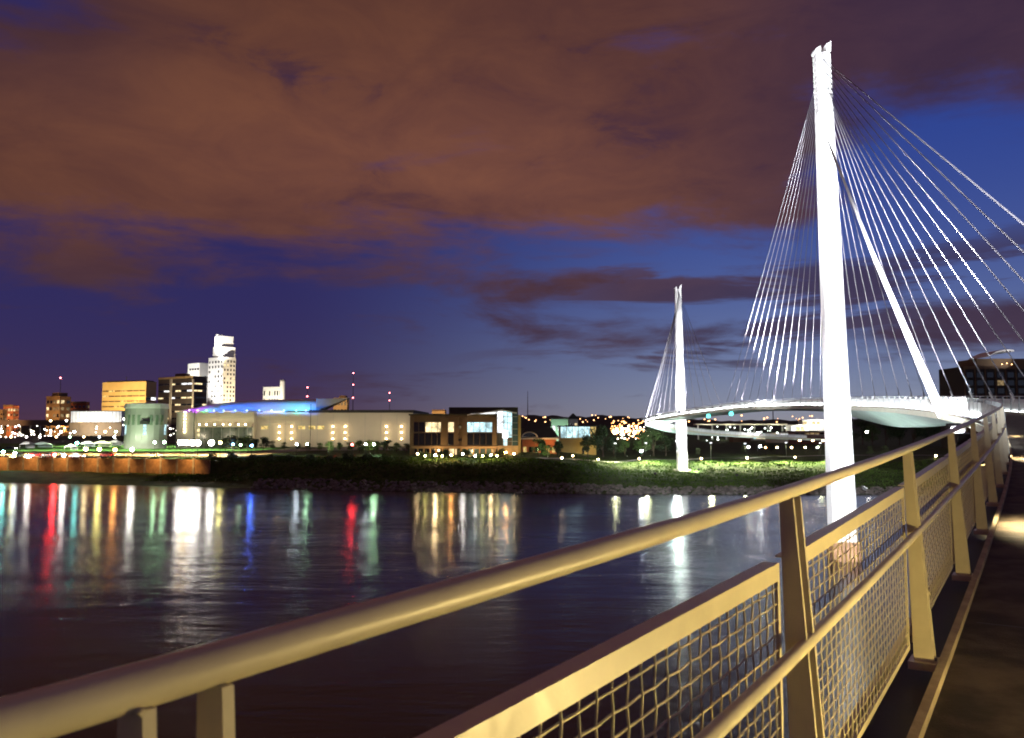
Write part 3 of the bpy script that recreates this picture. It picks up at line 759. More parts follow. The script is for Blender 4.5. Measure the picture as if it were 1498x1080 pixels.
for k in range(11):  # spots and hooded lamps added to brighten the top of the wall
    x_ = -212 + 11.5*k; y_ = shore(x_) + 17.2; spot('wall_wash', (x_, y_, 8.2), (x_, y_+3.4, 4.2), 3000, (1, .60, .22), 120, .9, .3)
    o = empty('wall_lamp', (x_, y_+4.2, 6.6)); tag(o, 'added hooded lamp leaning over the brick retaining wall, %s from the left' % nth(k), 'lamp', 'added retaining wall lamps')
    MB().tube([(0, 0, -.3), (0, 0, 1.5), (0, -4.0, 1.9)], [.07, .06, .05], 6).build('arm', M_BLACK, o); MB().tube([(0, -4.2, 1.62), (0, -4.2, 1.95)], [.34, .12], 8).build('hood', M_BLACK, o)

# ---- buildings
UNIT = {}
def unit(m):
    if m.name not in UNIT: UNIT[m.name] = MB().bx(-.5, .5, -.5, .5, 0, 1).mesh('window', m)
    return UNIT[m.name]
G_WARM = window_glow('lit_warm_room', (1, .78, .42), 1.3); G_WHITE = window_glow('lit_white_room', (.95, .97, 1), 1.6); G_CYAN = window_glow('lit_cyan_room', (.62, .93, 1), 1.1); G_DIM = window_glow('dim_room', (1, .7, .35), .22)
G_GOLD = window_glow('lit_gold_room', (1, .72, .25), .8)
class Bld:
    """building whose near corner stands at px, Y; front face runs to the left by wpx, right face recedes"""
    def __init__(s, name, label, xl, xc, xr, ytop, Y, m, psi=0.0, ybase=None, depth=None, cat='building', roof=None):
        s.psi = psi; pc = at(xc, ytop, Y); s.k = Y/F_PX; s.Y = Y
        zb = ground(pc.x, Y) - .3
        s.root = empty(name, (pc.x, Y, zb), -psi); tag(s.root, label, cat)
        al = (xl-749)/F_PX; ar = (xr-749)/F_PX; Xc = (xc-749)/F_PX*Y
        s.w = (Xc-al*Y)/(math.cos(psi)+al*math.sin(psi)); s.d = depth if depth else max(4, (ar*Y-Xc)/max(.15, math.sin(psi)-ar*math.cos(psi)))
        s.h = pc.z - zb; s.ytop = ytop; s.m = m
        s.wall = MB().bx(-s.w, 0, 0, s.d, 0, s.h).build('wall', m, s.root)
        if roof: MB().bx(-s.w-.4, .4, -.4, s.d+.4, s.h+.002, s.h+roof[0]).build('roof', roof[1], s.root)
    def zpx(s, y): return s.h - (y - s.ytop)*s.k
    def part(s, nm, m, x0, x1, y0, y1, z0, z1, parent=None): return MB().bx(x0, x1, y0, y1, z0, z1).build(nm, m, parent or s.root)
    def win(s, m, cx, z0, w, h, side='front', nm='window', t=.25):
        if side == 'front': return link(nm, unit(m), s.root, (cx, -t/2+.06, z0), None, (w, t, h))
        return link(nm, unit(m), s.root, (t/2-.06, cx, z0), None, (t, w, h))
    def grid(s, cols, rows, z0, z1, mats, fw=.6, fh=.5, side='front', x0=None, x1=None, rnd=None, p=1.0):
        rnd = rnd or random.Random(cols*rows)
        if x0 is None: x0, x1 = (-s.w, 0) if side == 'front' else (0, s.d)
        cw = (x1-x0)/cols; rh = (z1-z0)/rows
        for r_ in range(rows):
            for c_ in range(cols):
                if rnd.random() > p: continue
                s.win(rnd.choice(mats), x0+(c_+.5)*cw, z0+(r_+.5-fh/2)*rh, cw*fw, rh*fh, side)
M_TOWER = mat('pale_granite', (.68, .66, .62), .6, 0, .06, .1); M_GOLDB = mat('golden_stone', (.52, .37, .17), .8, 0, .1, .05)
M_DARKB = mat('dark_facade', (.07, .055, .045), .6, 0, .2, .1); M_BRICKO = mat('red_orange_brick', (.36, .12, .05), .85, 0, .2, .1)
M_BROWN = mat('brown_panel', (.17, .11, .055), .75, 0, .12, .3); M_CREAMW = mat('cream_wall_panel', (.52, .47, .37), .8, 0, .06, .08)
M_GREYW = mat('grey_panel', (.34, .34, .32), .7, 0, .08, .1); M_ROOFD = mat('dark_roof', (.03, .028, .026), .8, 0, .2, .2); M_WHITEB = mat('white_facade', (.75, .75, .73), .7, 0, .05, .1)
rr_ = random.Random(21)
# tall stepped tower
T = Bld('office_tower', 'tallest white floodlit skyscraper with stepped top on the skyline', 305, 327, 345, 522, 1500, M_TOWER, R(40))
dt = []
for nm, xl, xc, xr, y0, y1 in (('upper_tier', 308, 327, 341, 522, 506), ('crown', 311, 325, 338, 506, 490)):
    w = (xc-xl)*T.k/math.cos(T.psi); d = (xr-xc)*T.k/math.sin(T.psi); ox = -(T.w-w)*.45
    T.part(nm, M_TOWER, -w+ox, ox, 2, 2+d, T.zpx(y0)+.01, T.zpx(y1))
T.part('spire_fin', M_TOWER, -T.w*.62, -T.w*.5, 3, 12, T.zpx(490), T.zpx(487))
T.grid(5, 14, 6, T.h-4, [M_GLASSD, M_GLASSD, G_WHITE], .42, .5, 'front', rnd=rr_, p=.8)
T.grid(4, 16, 6, T.h-4, [M_GLASSD, G_WARM, M_GLASSD], .45, .5, 'right', rnd=rr_, p=.85)
for k in range(9): T.win(M_GLASSD, -.9, T.h*(.12+.09*k), 1.6, 4.5)
tp = T.root.location
spot('tower_flood', tp + Vector((-60, -60, 5)), tp + Vector((-14, 0, 130)), 2.2e6, (1, .97, .92), 70, .6, 2)
spot('tower_flood', tp + Vector((70, -60, 5)), tp + Vector((10, 10, 100)), 1.5e6, (1, .80, .50), 75, .6, 2)
spot('tower_flood', tp + Vector((-20, -70, 90)), tp + Vector((0, 0, 175)), 2.2e6, (1, .98, .95), 50, .6, 2)
# white block behind
B = Bld('office_tower', 'white flat-topped tower just left of the tallest skyscraper', 275, 292, 306, 531, 1620, M_WHITEB, R(38))
for k in range(4): B.win(M_GLASSD, -B.w*(.12+.22*k), B.h-14, B.w*.16, 4)
B.grid(6, 9, 20, B.h-22, [M_GLASSD, G_WARM, G_WHITE], .3, .35, 'front', p=.35); B.grid(4, 9, 20, B.h-22, [M_GLASSD, G_WARM], .3, .35, 'right', p=.4)
spot('tower_flood', B.root.location + Vector((-30, -70, 40)), B.root.location + Vector((-8, 0, 110)), 1.5e6, (1, .95, .85), 80, .6, 2)
# dark office building with lit bands
B = Bld('office_block', 'dark office building with bright lit floor bands and pale piers', 232, 283, 303, 550, 1200, M_DARKB, R(32))
for k in range(7):
    z = 8+ k*(B.h-12)/7
    B.grid(6, 1, z, z+6, [G_WHITE, G_WARM, M_GLASSD, M_GLASSD], .9, .38, 'front', rnd=rr_); B.grid(3, 1, z, z+6, [G_WARM, M_GLASSD], .9, .38, 'right', rnd=rr_)
B.part('pier', M_CREAMW, -B.w*.66, -B.w*.59, -.8, -.01, 0, B.h-3); B.part('pier', M_CREAMW, -B.w*.02, B.w*.03, -.8, -.01, 0, B.h-5)
B.part('roof_housing', M_BROWN, -B.w*.62, -B.w*.36, 6, 16, B.h, B.h+5); B.part('parapet', M_GOLDB, -B.w, 0, -.5, -.01, B.h-3.2, B.h)
spot('block_flood', B.root.location + Vector((-20, -50, 10)), B.root.location + Vector((-25, 0, 60)), 3e5, (1, .8, .5), 90, .6, 2)
# golden building
B = Bld('office_block', 'golden floodlit office building with chamfered top and window bands', 150, 214, 229, 558, 1050, M_GOLDB, R(22))
nrow = 8
for k in range(nrow):
    z = 6 + k*(B.h-14)/nrow
    for j in range(7):
        B.win(rr_.choice([M_DARKB, M_DARKB, G_GOLD, M_DARKB]), -B.w*(.92-.14*j), z+2.2, B.w*.128, 1.5)
for k in range(5): B.grid(2, 1, 6+k*9, 13+k*9, [M_GLASSD, G_WHITE], .9, .5, 'right', rnd=rr_)
B.part('roof_cap', M_ROOFD, -B.w*.93, -B.w*.06, 2, B.d, B.h+.01, B.h+1.6); B.part('antenna', M_BLACK, -B.w*.5, -B.w*.49, 3, 3.3, B.h+1.6, B.h+7)
spot('block_flood', B.root.location + Vector((-30, -75, 8)), B.root.location + Vector((-28, 0, 40)), 1.25e6, (1, .70, .30), 95, .6, 2)
# orange brick blocks on the left
for (xl, xc, xr, yt, Y, lb) in ((5, 19, 28, 593, 800, 'small red orange brick tower at the far left edge'), (68, 88, 104, 580, 820, 'brown brick block with lit corner windows left of the golden building'), (103, 126, 131, 588, 860, 'orange brick block behind the long white canopy'), (-8, 4, 8, 600, 760, 'low brick block cut by the left edge')):
    B = Bld('brick_block', lb, xl, xc, xr, yt, Y, M_BRICKO if 'orange' in lb else M_BROWN, R(30))
    B.grid(4, 5, 4, B.h-2, [G_WARM, M_GLASSD, M_GLASSD, G_DIM], .55, .45, 'front', rnd=rr_, p=.9); B.grid(2, 5, 4, B.h-2, [G_DIM, M_GLASSD, G_WARM], .55, .45, 'right', rnd=rr_, p=.9)
    B.part('parapet', M_BROWN, -B.w-.3, .3, -.3, -.01, B.h-1.2, B.h+.5)
    spot('block_flood', B.root.location + Vector((-4, -40, 6)), B.root.location + Vector((-8, 0, B.h*.6)), 1.6e5, (1, .55, .22), 90, .6, 1)
    if xl == 68:
        B.part('roof_housing', M_BROWN, -B.w*.8, -B.w*.3, 3, 12, B.h, B.h+4)
# long white canopy building
B = Bld('long_pavilion', 'long low white glowing pavilion in front of the golden building', 104, 178, 180, 602, 640, M_WHITEB, R(3), depth=20)
B.part('roof', M_ROOFD, -B.w-1, 1, -1.5, 20, B.h+.01, B.h+.6); B.part('base_wall', M_BROWN, -B.w-.5, .5, -.6, -.01, 0, B.zpx(618))
for k in range(14): B.part('mullion', M_GREYW, -B.w*(k+.5)/14-.12, -B.w*(k+.5)/14+.12, -.25, -.01, B.zpx(618), B.h)
spot('pavilion_flood', B.root.location + Vector((-12, -16, 6)), B.root.location + Vector((-12, 0, 14)), 3.2e4, (1, .97, .9), 120, .6, 1)
spot('pavilion_flood', B.root.location + Vector((-29, -16, 6)), B.root.location + Vector((-29, 0, 14)), 3.2e4, (1, .97, .9), 120, .6, 1)
# dark parking decks
for (x0, x1, y0, y1, Y, lb) in ((-20, 150, 616, 623, 760, 'dark long parking deck behind the lamps at far left'), (60, 265, 640, 645, 520, 'low dark raised road curving to the arena corner')):
    a = at(x0, y1, Y); c = at(x1, y0, Y); r0 = empty('parking_deck' if Y > 600 else 'raised_road', (a.x, Y, ground(a.x, Y))); tag(r0, lb, 'parking deck' if Y > 600 else 'road')
    MB().bx(0, c.x-a.x, 0, 14, a.z-r0.location.z, c.z-r0.location.z).build('deck', mat('deck_concrete', (.10, .07, .06), .85, 0, .2, .1), r0)
    MB().bx(0, c.x-a.x, -.3, -.05, c.z-r0.location.z+.01, c.z-r0.location.z+.9).build('parapet', mat('deck_concrete', (.10, .07, .06)), r0)
    n = int((c.x-a.x)/9)
    for k in range(n): MB().bx(9*k+4, 9*k+4.7, .5, 1.2, 0, a.z-r0.location.z-.01).build('pier', M_GREYW, r0)

# ---- arena and convention hall
Yh = 385
def hx(px): return (px-749)/F_PX*Yh
hall = Bld('convention_hall', 'long cream panelled convention hall with wall lamps behind the tree row', 372, 604, 606, 604, Yh, M_CREAMW, 0, depth=70)
hall.part('roof', M_ROOFD, -hall.w+26, .6, -.8, 69, hall.h+.01, hall.h+1.3)
hall.part('roof_edge', M_WHITEB, -hall.w, -hall.w+25.5, -.5, -.01, hall.h-.6, hall.h+.3)
for k in range(1, 10): hall.part('panel_joint', M_GREYW, -hall.w*k/10-.06, -hall.w*k/10+.06, -.06, -.005, 0, hall.h-.7)
hall.part('flagpole', M_BLACK, hx(457)-hx(604)-.12, hx(457)-hx(604)+.12, -3, -2.7, 0, hall.h+4)
for px in (388, 442, 457, 470): hall.win(G_GOLD, hx(px)-hx(604), hall.zpx(628), 3.2, 1.6)
sc_ = LM.setdefault('sconce', MB().ball((0, 0, 0), .34, 6, 5).mesh('wall_lamp', glow('sconce', (1, .72, .36), 34), True))
for px in (410, 428, 488, 506, 566, 588):
    for py in (624, 633, 642):
        x = hx(px)-hx(604); z = hall.zpx(py)
        o = link('wall_lamp', sc_, hall.root, (x, -.9, z)); MB().bx(x-.3, x+.3, -.8, -.02, z-.7, z-.5).build('bracket', M_BROWN, hall.root)
# lobby section with recess and canopy lights
lob = Bld('arena_lobby', 'cream arena front with glowing canopy lights over a dark glass lobby', 262, 372, 373, 602, Yh-4, M_CREAMW, 0, depth=60)
lob.part('lobby_glass', mat('lobby_glass', (.07, .085, .07), .3, 0, .2, .3), -lob.w+10, -.8, -.35, -.02, 0, lob.zpx(625))
lob.part('canopy', M_CREAMW, -lob.w+9, 0, -3.5, -.36, lob.zpx(625), lob.zpx(625)+.5)
for px in (296, 306, 318, 330, 340, 352, 362):
    link('canopy_lamp', LM.setdefault('canopy', MB().ball((0, 0, 0), .3, 6, 5).mesh('canopy_lamp', glow('canopy_lamp', (1, .82, .5), 36), True)), lob.root, (hx(px)-hx(372), -2.4, lob.zpx(624)+.9))
for py in (629, 636): lob.grid(3, 1, lob.zpx(py)-1.2, lob.zpx(py)+.8, [G_WARM, G_GOLD], .7, .6, 'front', -lob.w+8, -lob.w+24)
for k in range(6): lob.part('mullion', M_GREYW, -lob.w+12+4*k, -lob.w+12.15+4*k, -.45, -.36, 0, lob.zpx(626))
lob.part('corner_pylon', M_GREYW, -lob.w-.6, -lob.w+7.5, -1.2, -.02, 0, lob.h-.2)
for k in range(7): link('sign_lamp', sc_, lob.root, (hx(274)-hx(372), -1.7, lob.zpx(632)+1.5*k))
# lens roof lit blue
rf = empty('arena_roof', (hx(462), Yh-1, ground(hx(462), Yh)))
tag(rf, 'curved arena roof washed in blue, cyan and purple light', 'roof')
zr = lambda y: at(0, y, Yh).z - rf.location.z
prof = [(262, 601), (280, 596), (300, 591), (325, 588), (350, 586), (385, 584), (420, 583.4), (462, 583.5)]
NX = 40
def topy(px): return interp(px, [p[0] for p in prof], [p[1] for p in prof])
pp_ = [(262 + 200*k/NX) for k in range(NX+1)]
b = MB(); rows = []
for fy, fz in ((0, 0.0), (.0, .45), (.02, .75), (.06, .92), (.15, 1.0), (1, 1.0)):
    rows.append([(hx(p)-hx(462), 2+50*fy, zr(601.5) + (zr(topy(p)) - zr(601.5))*fz) for p in pp_])
for r_ in rows: b.v += r_
n = NX+1
b.f = [(i*n+j, i*n+j+1, (i+1)*n+j+1, (i+1)*n+j) for i in range(len(rows)-1) for j in range(NX)]
b.build('roof_shell', mat('white_membrane', (.72, .74, .76), .55, 0, .04, .1), rf, True, fix=False)
b = MB()
for k, px in enumerate(range(300, 452, 8)):
    b = MB(); x = hx(px)-hx(462); b.tube([(x, 1.7, zr(601)), (x+.4, 3.0, zr(601)+(zr(topy(px))-zr(601))*.55), (x+.8, 8, zr(topy(px))-.25)], .12, 5); b.build('rib', M_WHITEB, rf)
b = MB(); b.v = [(0, 2, zr(602)), (0, 2, zr(583.5)), (hx(508)-hx(462), 4, zr(582)), (0, 14, zr(602)), (0, 14, zr(583.5)), (hx(508)-hx(462), 8, zr(582))]; b.f = [(0, 1, 2), (3, 5, 4), (0, 2, 5, 3), (1, 4, 5, 2), (0, 3, 4, 1)]; b.build('beak', M_GREYW, rf)
for px, col, pw in ((278, (.55, .12, 1), 4200), (290, (.60, .1, 1), 4200), (303, (0, .85, .4), 2600), (314, (.12, .2, 1), 4200), (328, (.02, .3, 1), 4200), (345, (.03, .25, 1), 4600), (362, (.03, .3, 1), 4800), (380, (.03, .3, 1), 4800), (398, (.02, .35, 1), 4800), (416, (.02, .5, 1), 4600), (434, (0, .8, .75), 4600), (448, (.05, .4, 1), 6500), (458, (.05, .3, 1), 4000)):
    spot('roof_wash', (hx(px), Yh-7, at(0, 602, Yh).z), (hx(px)+1, Yh+7, at(0, 600.5, Yh).z+5.0), pw*.55, tuple(c**1.4 for c in col), 84, .6, .3)
    link('wash_lamp', LM.setdefault('wash%.2f%.2f' % col[:2], MB().ball((0, 0, 0), .3, 6, 5).mesh('wash_lamp', glow('wash%.2f%.2f' % col[:2], tuple(.35+.65*c for c in col), 9), True)), rf, (hx(px)-hx(462), .6, zr(600.6)))
for px in (290, 330, 362, 392, 420, 450, 480, 512, 545, 575, 598): spot('hall_wash', (hx(px), Yh-16, ground(hx(px), Yh)+5.5), (hx(px), Yh, ground(hx(px), Yh)+11), 2600, (1, .84, .58), 120, .8, .5)  # added spots without fixtures that brighten the cream walls
# pale green pavilion
pv = empty('glass_pavilion', (hx(233), 372, ground(hx(233), 372))); tag(pv, 'pale green lit drum pavilion at the left end of the arena', 'pavilion')
zz = lambda y: at(0, y, 372).z - pv.location.z
rad = 9.2
def ringp(r, z, n=22): return [(r*math.cos(2*math.pi*j/n), r*.8*math.sin(2*math.pi*j/n), z) for j in range(n)]
MB().loft([ringp(rad, 0), ringp(rad, zz(598))]).build('drum_wall', M_GREYW, pv)
MB().loft([ringp(rad*1.06, zz(598)+.01), ringp(rad*1.02, zz(591)), ringp(rad*.2, zz(589))]).build('roof', M_WHITEB, pv)
for j in range(12, 22):
    a = 2*math.pi*(j+.5)/22; o = MB().bx(-.6, .6, -.15, .15, 0, 1).build('window', G_CYAN if j % 4 == 1 else mat('green_glass', (.16, .22, .16), .2), pv); o.location = (rad*math.cos(a)*1.0, rad*.8*math.sin(a)*1.0, zz(636) if j % 4 == 1 else zz(622)); o.scale = (1, 1, 4.5); o.rotation_euler = (0, 0, a+math.pi/2)
MB().bx(1, 4.5, -8.6, -6.6, zz(621), zz(616)).build('sign_box', M_BLACK, pv)
spot('pavilion_wash', pv.location + Vector((4, -22, 2)), pv.location + Vector((1, -5, 16)), 1.7e4, (.80, 1, .66), 80, .6, 1)
spot('pavilion_wash', pv.location + Vector((-6, -20, 2)), pv.location + Vector((-4, -5, 8)), 4.5e3, (.7, 1, .6), 100, .6, 1)

# ---- brown building with glass atrium
Yb = 268
def bxp(px): return (px-726)/F_PX*Yb
B = Bld('brown_glass_building', 'brown riverside building with big lit windows and a glass atrium', 600, 726, 727, 608, Yb, M_BROWN, 0, depth=22)
zb_ = B.zpx
B.part('penthouse', mat('olive_panel', (.07, .06, .03), .75, 0, .15, .3), bxp(654), bxp(758), 8, 24, B.h+.01, zb_(595))
B.part('cornice', mat('olive_panel', (.07, .06, .03)), bxp(600)-.4, bxp(726)+.4, -.4, 22, B.h+.005, B.h+.5)
for (x0, x1, y0, y1, m_) in ((623, 645, 618, 632, G_WARM), (606, 645, 634, 651, M_GLASSD), (656, 664, 618, 632, G_WARM), (656, 664, 634, 651, M_GLASSD), (671, 675, 623, 627, G_DIM), (671, 675, 642, 645, M_GLASSD), (684, 720, 618, 632, G_CYAN), (684, 720, 634, 651, M_GLASSD), (606, 622, 618, 632, M_GLASSD)):
    w_ = B.win(m_, (bxp(x0)+bxp(x1))/2, zb_(y1), (x1-x0)*B.k, (y1-y0)*B.k, nm='window', t=.2)
for x in (613, 622, 632, 640, 693, 702, 711): B.part('mullion', M_BROWN, bxp(x)-.06, bxp(x)+.06, -.35, -.02, zb_(651), zb_(618))
for (x0, x1) in ((600, 606), (645, 656), (664, 671), (676, 684), (720, 727)): B.part('pier', M_BROWN, bxp(x0)+.05, bxp(x1)-.05, -.5, -.01, zb_(652), B.h-.6)
B.part('floor_slab', mat('tan_slab', (.34, .22, .11), .8, 0, .1, .4), bxp(603), bxp(728), -1.0, -.02, zb_(656), zb_(652.5))
for (x0, x1, m_) in ((608, 655, M_GLASSD), (656, 668, G_WARM), (670, 722, mat('teal_glass', (.05, .10, .095), .15))):
    B.win(m_, (bxp(x0)+bxp(x1))/2, zb_(668), (x1-x0)*B.k, 11.5*B.k, t=.2)
for x in range(612, 724, 9): B.part('column', mat('tan_slab', (.34, .22, .11)), bxp(x)-.22, bxp(x)+.22, -.9, -.5, 0, zb_(656)-.01)
B.part('warm_wall', mat('tan_brick', (.46, .32, .17), .8, 0, .15, .5), bxp(727.5), bxp(761), .6, 3, 0, zb_(652))
# atrium: wedge roof and glass walls
wr = MB().prism([(bxp(684), zb_(606.8)), (bxp(735), zb_(599.5)), (bxp(756), zb_(604)), (bxp(756), zb_(605.2)), (bxp(735), zb_(601)), (bxp(684), zb_(607.8))], 1, -2, 14).build('atrium_roof', M_WHITEB, B.root)
MB().prism([(bxp(688), B.h+.6), (bxp(727), B.h+.6), (bxp(727), zb_(602.6)), (bxp(690), zb_(607.3))], 1, .4, .6).build('clerestory', G_WHITE, B.root)
for i, (x0, x1, y0, y1, m_) in enumerate(((727.5, 736, 602, 633, G_WHITE), (736.4, 742, 602, 652, G_CYAN), (742.4, 749, 603, 640, G_CYAN), (749.4, 757.5, 605.5, 652, mat('dusk_glass', (.05, .09, .10), .15)))):
    MB().bx(bxp(x0), bxp(x1), .3, .5, zb_(y1), zb_(y0)).build('glass_pane', m_, B.root)
for k in range(5): B.part('transom', M_GREYW, bxp(736), bxp(757.5), .1, .28, zb_(646-9*k), zb_(646-9*k)+.14)
for x in (736.2, 742.2, 749.2): B.part('mullion', M_GREYW, bxp(x)-.08, bxp(x)+.08, .05, .29, zb_(652), zb_(605))
B.part('pillar', mat('ochre_panel', (.36, .25, .09), .7), bxp(758), bxp(762), .1, 2.5, 0, zb_(607))
B.part('atrium_core', M_BROWN, bxp(727), bxp(757), 6, 14, 0, zb_(608))
B.part('atrium_sign', glow('atrium_sign', (1, .95, .9), 3), bxp(735), bxp(743), -.25, -.05, zb_(641), zb_(630))
for px in (640, 690, 720, 745): point('building_wash', (at(px, 660, Yb).x, Yb-4.5, ground(at(px, 660, Yb).x, Yb)+1.2), 900, (1, .66, .3), .3)

# ---- small buildings to the right of it
B = Bld('restaurant', 'low restaurant with dark hipped roof and orange lit wall', 764, 814, 815, 641, 300, M_BRICKO, 0, depth=14)
MB().loft([[(-B.w-1, -1, B.h), (1, -1, B.h), (1, 15, B.h), (-B.w-1, 15, B.h)], [(-B.w*.8, 6, B.zpx(618)), (-B.w*.2, 6, B.zpx(618)), (-B.w*.2, 8, B.zpx(618)), (-B.w*.8, 8, B.zpx(618))]]).build('roof', M_ROOFD, B.root)
dm = MB().prism([(-B.w*.78+3.0*math.cos(a), B.h+.3+2.0*math.sin(a)) for a in [math.pi*k/10 for k in range(11)]], 1, -.6, 5).build('dormer', M_CREAMW, B.root)
MB().prism([(-B.w*.78+2.4*math.cos(a), B.h+.5+1.5*math.sin(a)) for a in [math.pi*k/10 for k in range(11)]], 1, -.7, -.61).build('dormer_window', M_GLASSD, dm)
B.part('eave', M_CREAMW, -B.w-1.1, 1.1, -1.2, -1.01, B.h-.5, B.h+.1); B.grid(6, 1, .6, 3.2, [G_GOLD, M_GLASSD], .55, .8, 'front', rnd=rr_)
point('restaurant_wash', B.root.location + Vector((-4, -4, 2.5)), 1400, (1, .5, .15), .3)
B = Bld('panel_building', 'pale blue glowing panel building with an ochre base', 820, 872, 874, 624.5, 330, mat('ochre_wall', (.34, .24, .09), .8, 0, .15, .2), 0, depth=14)
for k in range(6): B.win(G_CYAN if k < 5 else G_GOLD, -B.w*(5.5-k)/6, B.zpx(640.5), B.w/6-.25, 16*B.k, nm='glass_panel')
B.part('roof', M_ROOFD, -B.w-.6, .6, -.6, 14, B.h+.01, B.h+.5); B.part('door', M_GLASSD, -B.w*.4, -B.w*.33, -.1, -.01, .2, 3)
point('panel_wash', B.root.location + Vector((-4, -5, 2)), 900, (1, .75, .3), .3)
B = Bld('green_shed', 'small pale green lit building behind the restaurant', 806, 831, 834, 613.5, 430, mat('mint_wall', (.42, .60, .45), .8, 0, .1, .1), 0, depth=10)
B.part('roof', M_ROOFD, -B.w-.5, .5, -.5, 10, B.h+.01, B.h+.7); B.grid(3, 2, 2, B.h-2, [M_GLASSD, G_WHITE], .5, .5, 'front'); point('shed_wash', B.root.location+Vector((-4, -7, 5)), 4200, (.7, 1, .75), .5)
B = Bld('grey_house', 'grey gabled house between the green and the panel building', 832, 846, 850, 613, 470, M_GREYW, 0, depth=10)
MB().prism([(-B.w-.5, B.h), (.5, B.h), (-B.w/2, B.h+3.2)], 1, -.5, 10).build('roof', M_ROOFD, B.root); B.grid(2, 2, 2, B.h-1, [M_GLASSD, G_WARM], .5, .5, 'front')
# far skyline extras
B = Bld('hotel_tower', 'distant white hotel with a round turret above the arena roof', 385, 412, 414, 566, 1300, M_WHITEB, R(12))
B.grid(7, 5, 6, B.h-4, [M_GLASSD, M_GLASSD, G_WARM], .5, .6, 'front', rnd=rr_); MB().tube([(0, 3, 0), (0, 3, B.h+9)], 4.2, 12).build('turret', M_WHITEB, B.root); B.part('turret_cap', M_GREYW, -3, 3, .5, 6, B.h+9.01, B.h+11)
spot('hotel_flood', B.root.location+Vector((-10, -45, 30)), B.root.location+Vector((-10, 0, 60)), 3e5, (1, .9, .7), 90, .6, 1)
B = Bld('brick_block', 'lone tan block standing above the hall roof right of the blue roof', 488, 508, 511, 582, 900, M_GOLDB, R(10)); B.grid(4, 4, 5, B.h-2, [M_GLASSD, G_DIM], .5, .5, 'front'); B.part('roof_housing', M_BROWN, -10, -3, 2, 8, B.h, B.h+2.5)
spot('block_flood', B.root.location+Vector((-10, -40, 20)), B.root.location+Vector((-8, 0, 40)), 7e4, (1, .65, .35), 80, .6, 1)
B = Bld('brick_block', 'tan rooftop block peeping over the brown glass building', 632, 651, 653, 600, 700, M_GOLDB, R(10)); B.grid(3, 3, 8, B.h-2, [M_GLASSD, G_DIM], .5, .5, 'front'); B.part('parapet', M_BROWN, -B.w, 0, -.3, -.01, B.h-.8, B.h+.4)
spot('block_flood', B.root.location+Vector((-6, -30, 20)), B.root.location+Vector((-5, 0, 30)), 4e4, (1, .6, .3), 80, .6, 1)
# right of the distant pylon
def low_lit(xl, xr, yt, yb, Y, m, wm, lb, cols, roofm=M_ROOFD):
    B = Bld('low_building', lb, xl, xr, xr+1, yt, Y, m, 0, depth=12)
    B.grid(cols, 1, B.zpx(yb), B.zpx(yt)-.4, wm, .8, .8, 'front', rnd=rr_); B.part('roof', roofm, -B.w-.6, .6, -.8, 12.5, B.h+.01, B.h+.6); return B
low_lit(1073, 1098, 635, 640, 560, M_BROWN, [G_WARM, G_WHITE], 'low lit shopfront row nearest the distant pylon on its right', 6)
low_lit(1102, 1128, 634, 643, 600, M_GREYW, [G_WARM, G_WHITE, G_CYAN], 'low lit shopfront row in the middle beyond the far lawn', 6)
low_lit(1128, 1158, 633, 641, 540, M_CREAMW, [G_WARM, G_WHITE], 'long pale lit warehouse left of the dark brick building', 7)
B = low_lit(1163, 1213, 632, 636, 500, mat('dark_red_brick', (.13, .05, .035), .85, 0, .2, .3), [M_GLASSD, G_DIM], 'dark red brick building behind the globe lamps', 7)
B = low_lit(1157, 1184, 623, 632, 620, M_WHITEB, [G_WHITE, G_WARM], 'white floodlit shed behind the dark brick building', 4, M_WHITEB); point('shed_wash', B.root.location+Vector((-5, -6, 12)), 9000, (1, .92, .8), .5)
B = low_lit(1174, 1207, 615, 622, 820, M_WHITEB, [G_WHITE, G_WARM], 'farther white lit block above the dark brick building', 5, M_WHITEB); point('shed_wash', B.root.location+Vector((-10, -8, 15)), 15000, (1, .92, .8), .5)
# viaduct
a = at(1018, 620, 640); c = at(1152, 619, 640); vd = empty('road_viaduct', (a.x, 640, ground(a.x, 640))); tag(vd, 'thin pale road viaduct running level behind the distant pylon', 'viaduct')
MB().bx(0, c.x-a.x, 0, 9, a.z-vd.location.z-1.2, a.z-vd.location.z).build('deck', M_CREAMW, vd)
for k in range(7): MB().bx(2+k*11, 3+k*11, 3, 5, 0, a.z-vd.location.z-1.21).build('pier', M_GREYW, vd)
for k in range(4): point('viaduct_wash', vd.location + Vector((8+k*18, -5, a.z-vd.location.z-3)), 2600, (.95, .95, .75), .4)
# dark apartment building at right
B = Bld('apartment_block', 'dark apartment tower with a curved white roof canopy at the right edge', 1410, 1560, 1562, 536, 400, mat('dark_apartment', (.045, .038, .030), .7, 0, .2, .2), 0, depth=24)
ncol = 10
for r_ in range(7):
    for c_ in range(ncol):
        x = -B.w*(1-(c_+.5)/ncol); z = 12 + r_*3.9
        B.win(M_GLASSD if rr_.random() > .08 else G_DIM, x, z, B.w/ncol*.62, 2.5)
        if c_ % 2 == 0: B.part('balcony', M_DARKB, x-1.8, x+1.8, -1.6, -.2, z-.5, z-.3)
for c_ in range(ncol+1): B.part('pilaster', M_BROWN, -B.w*c_/ncol-.25, -B.w*c_/ncol+.25, -.5, -.01, 0, B.h-.5)
B.part('cornice', M_BROWN, -B.w-.5, .5, -.7, -.01, B.h-1.4, B.h+.1)
B.part('penthouse', M_BROWN, -B.w+8, -4, 3, 20, B.h, B.h+4)
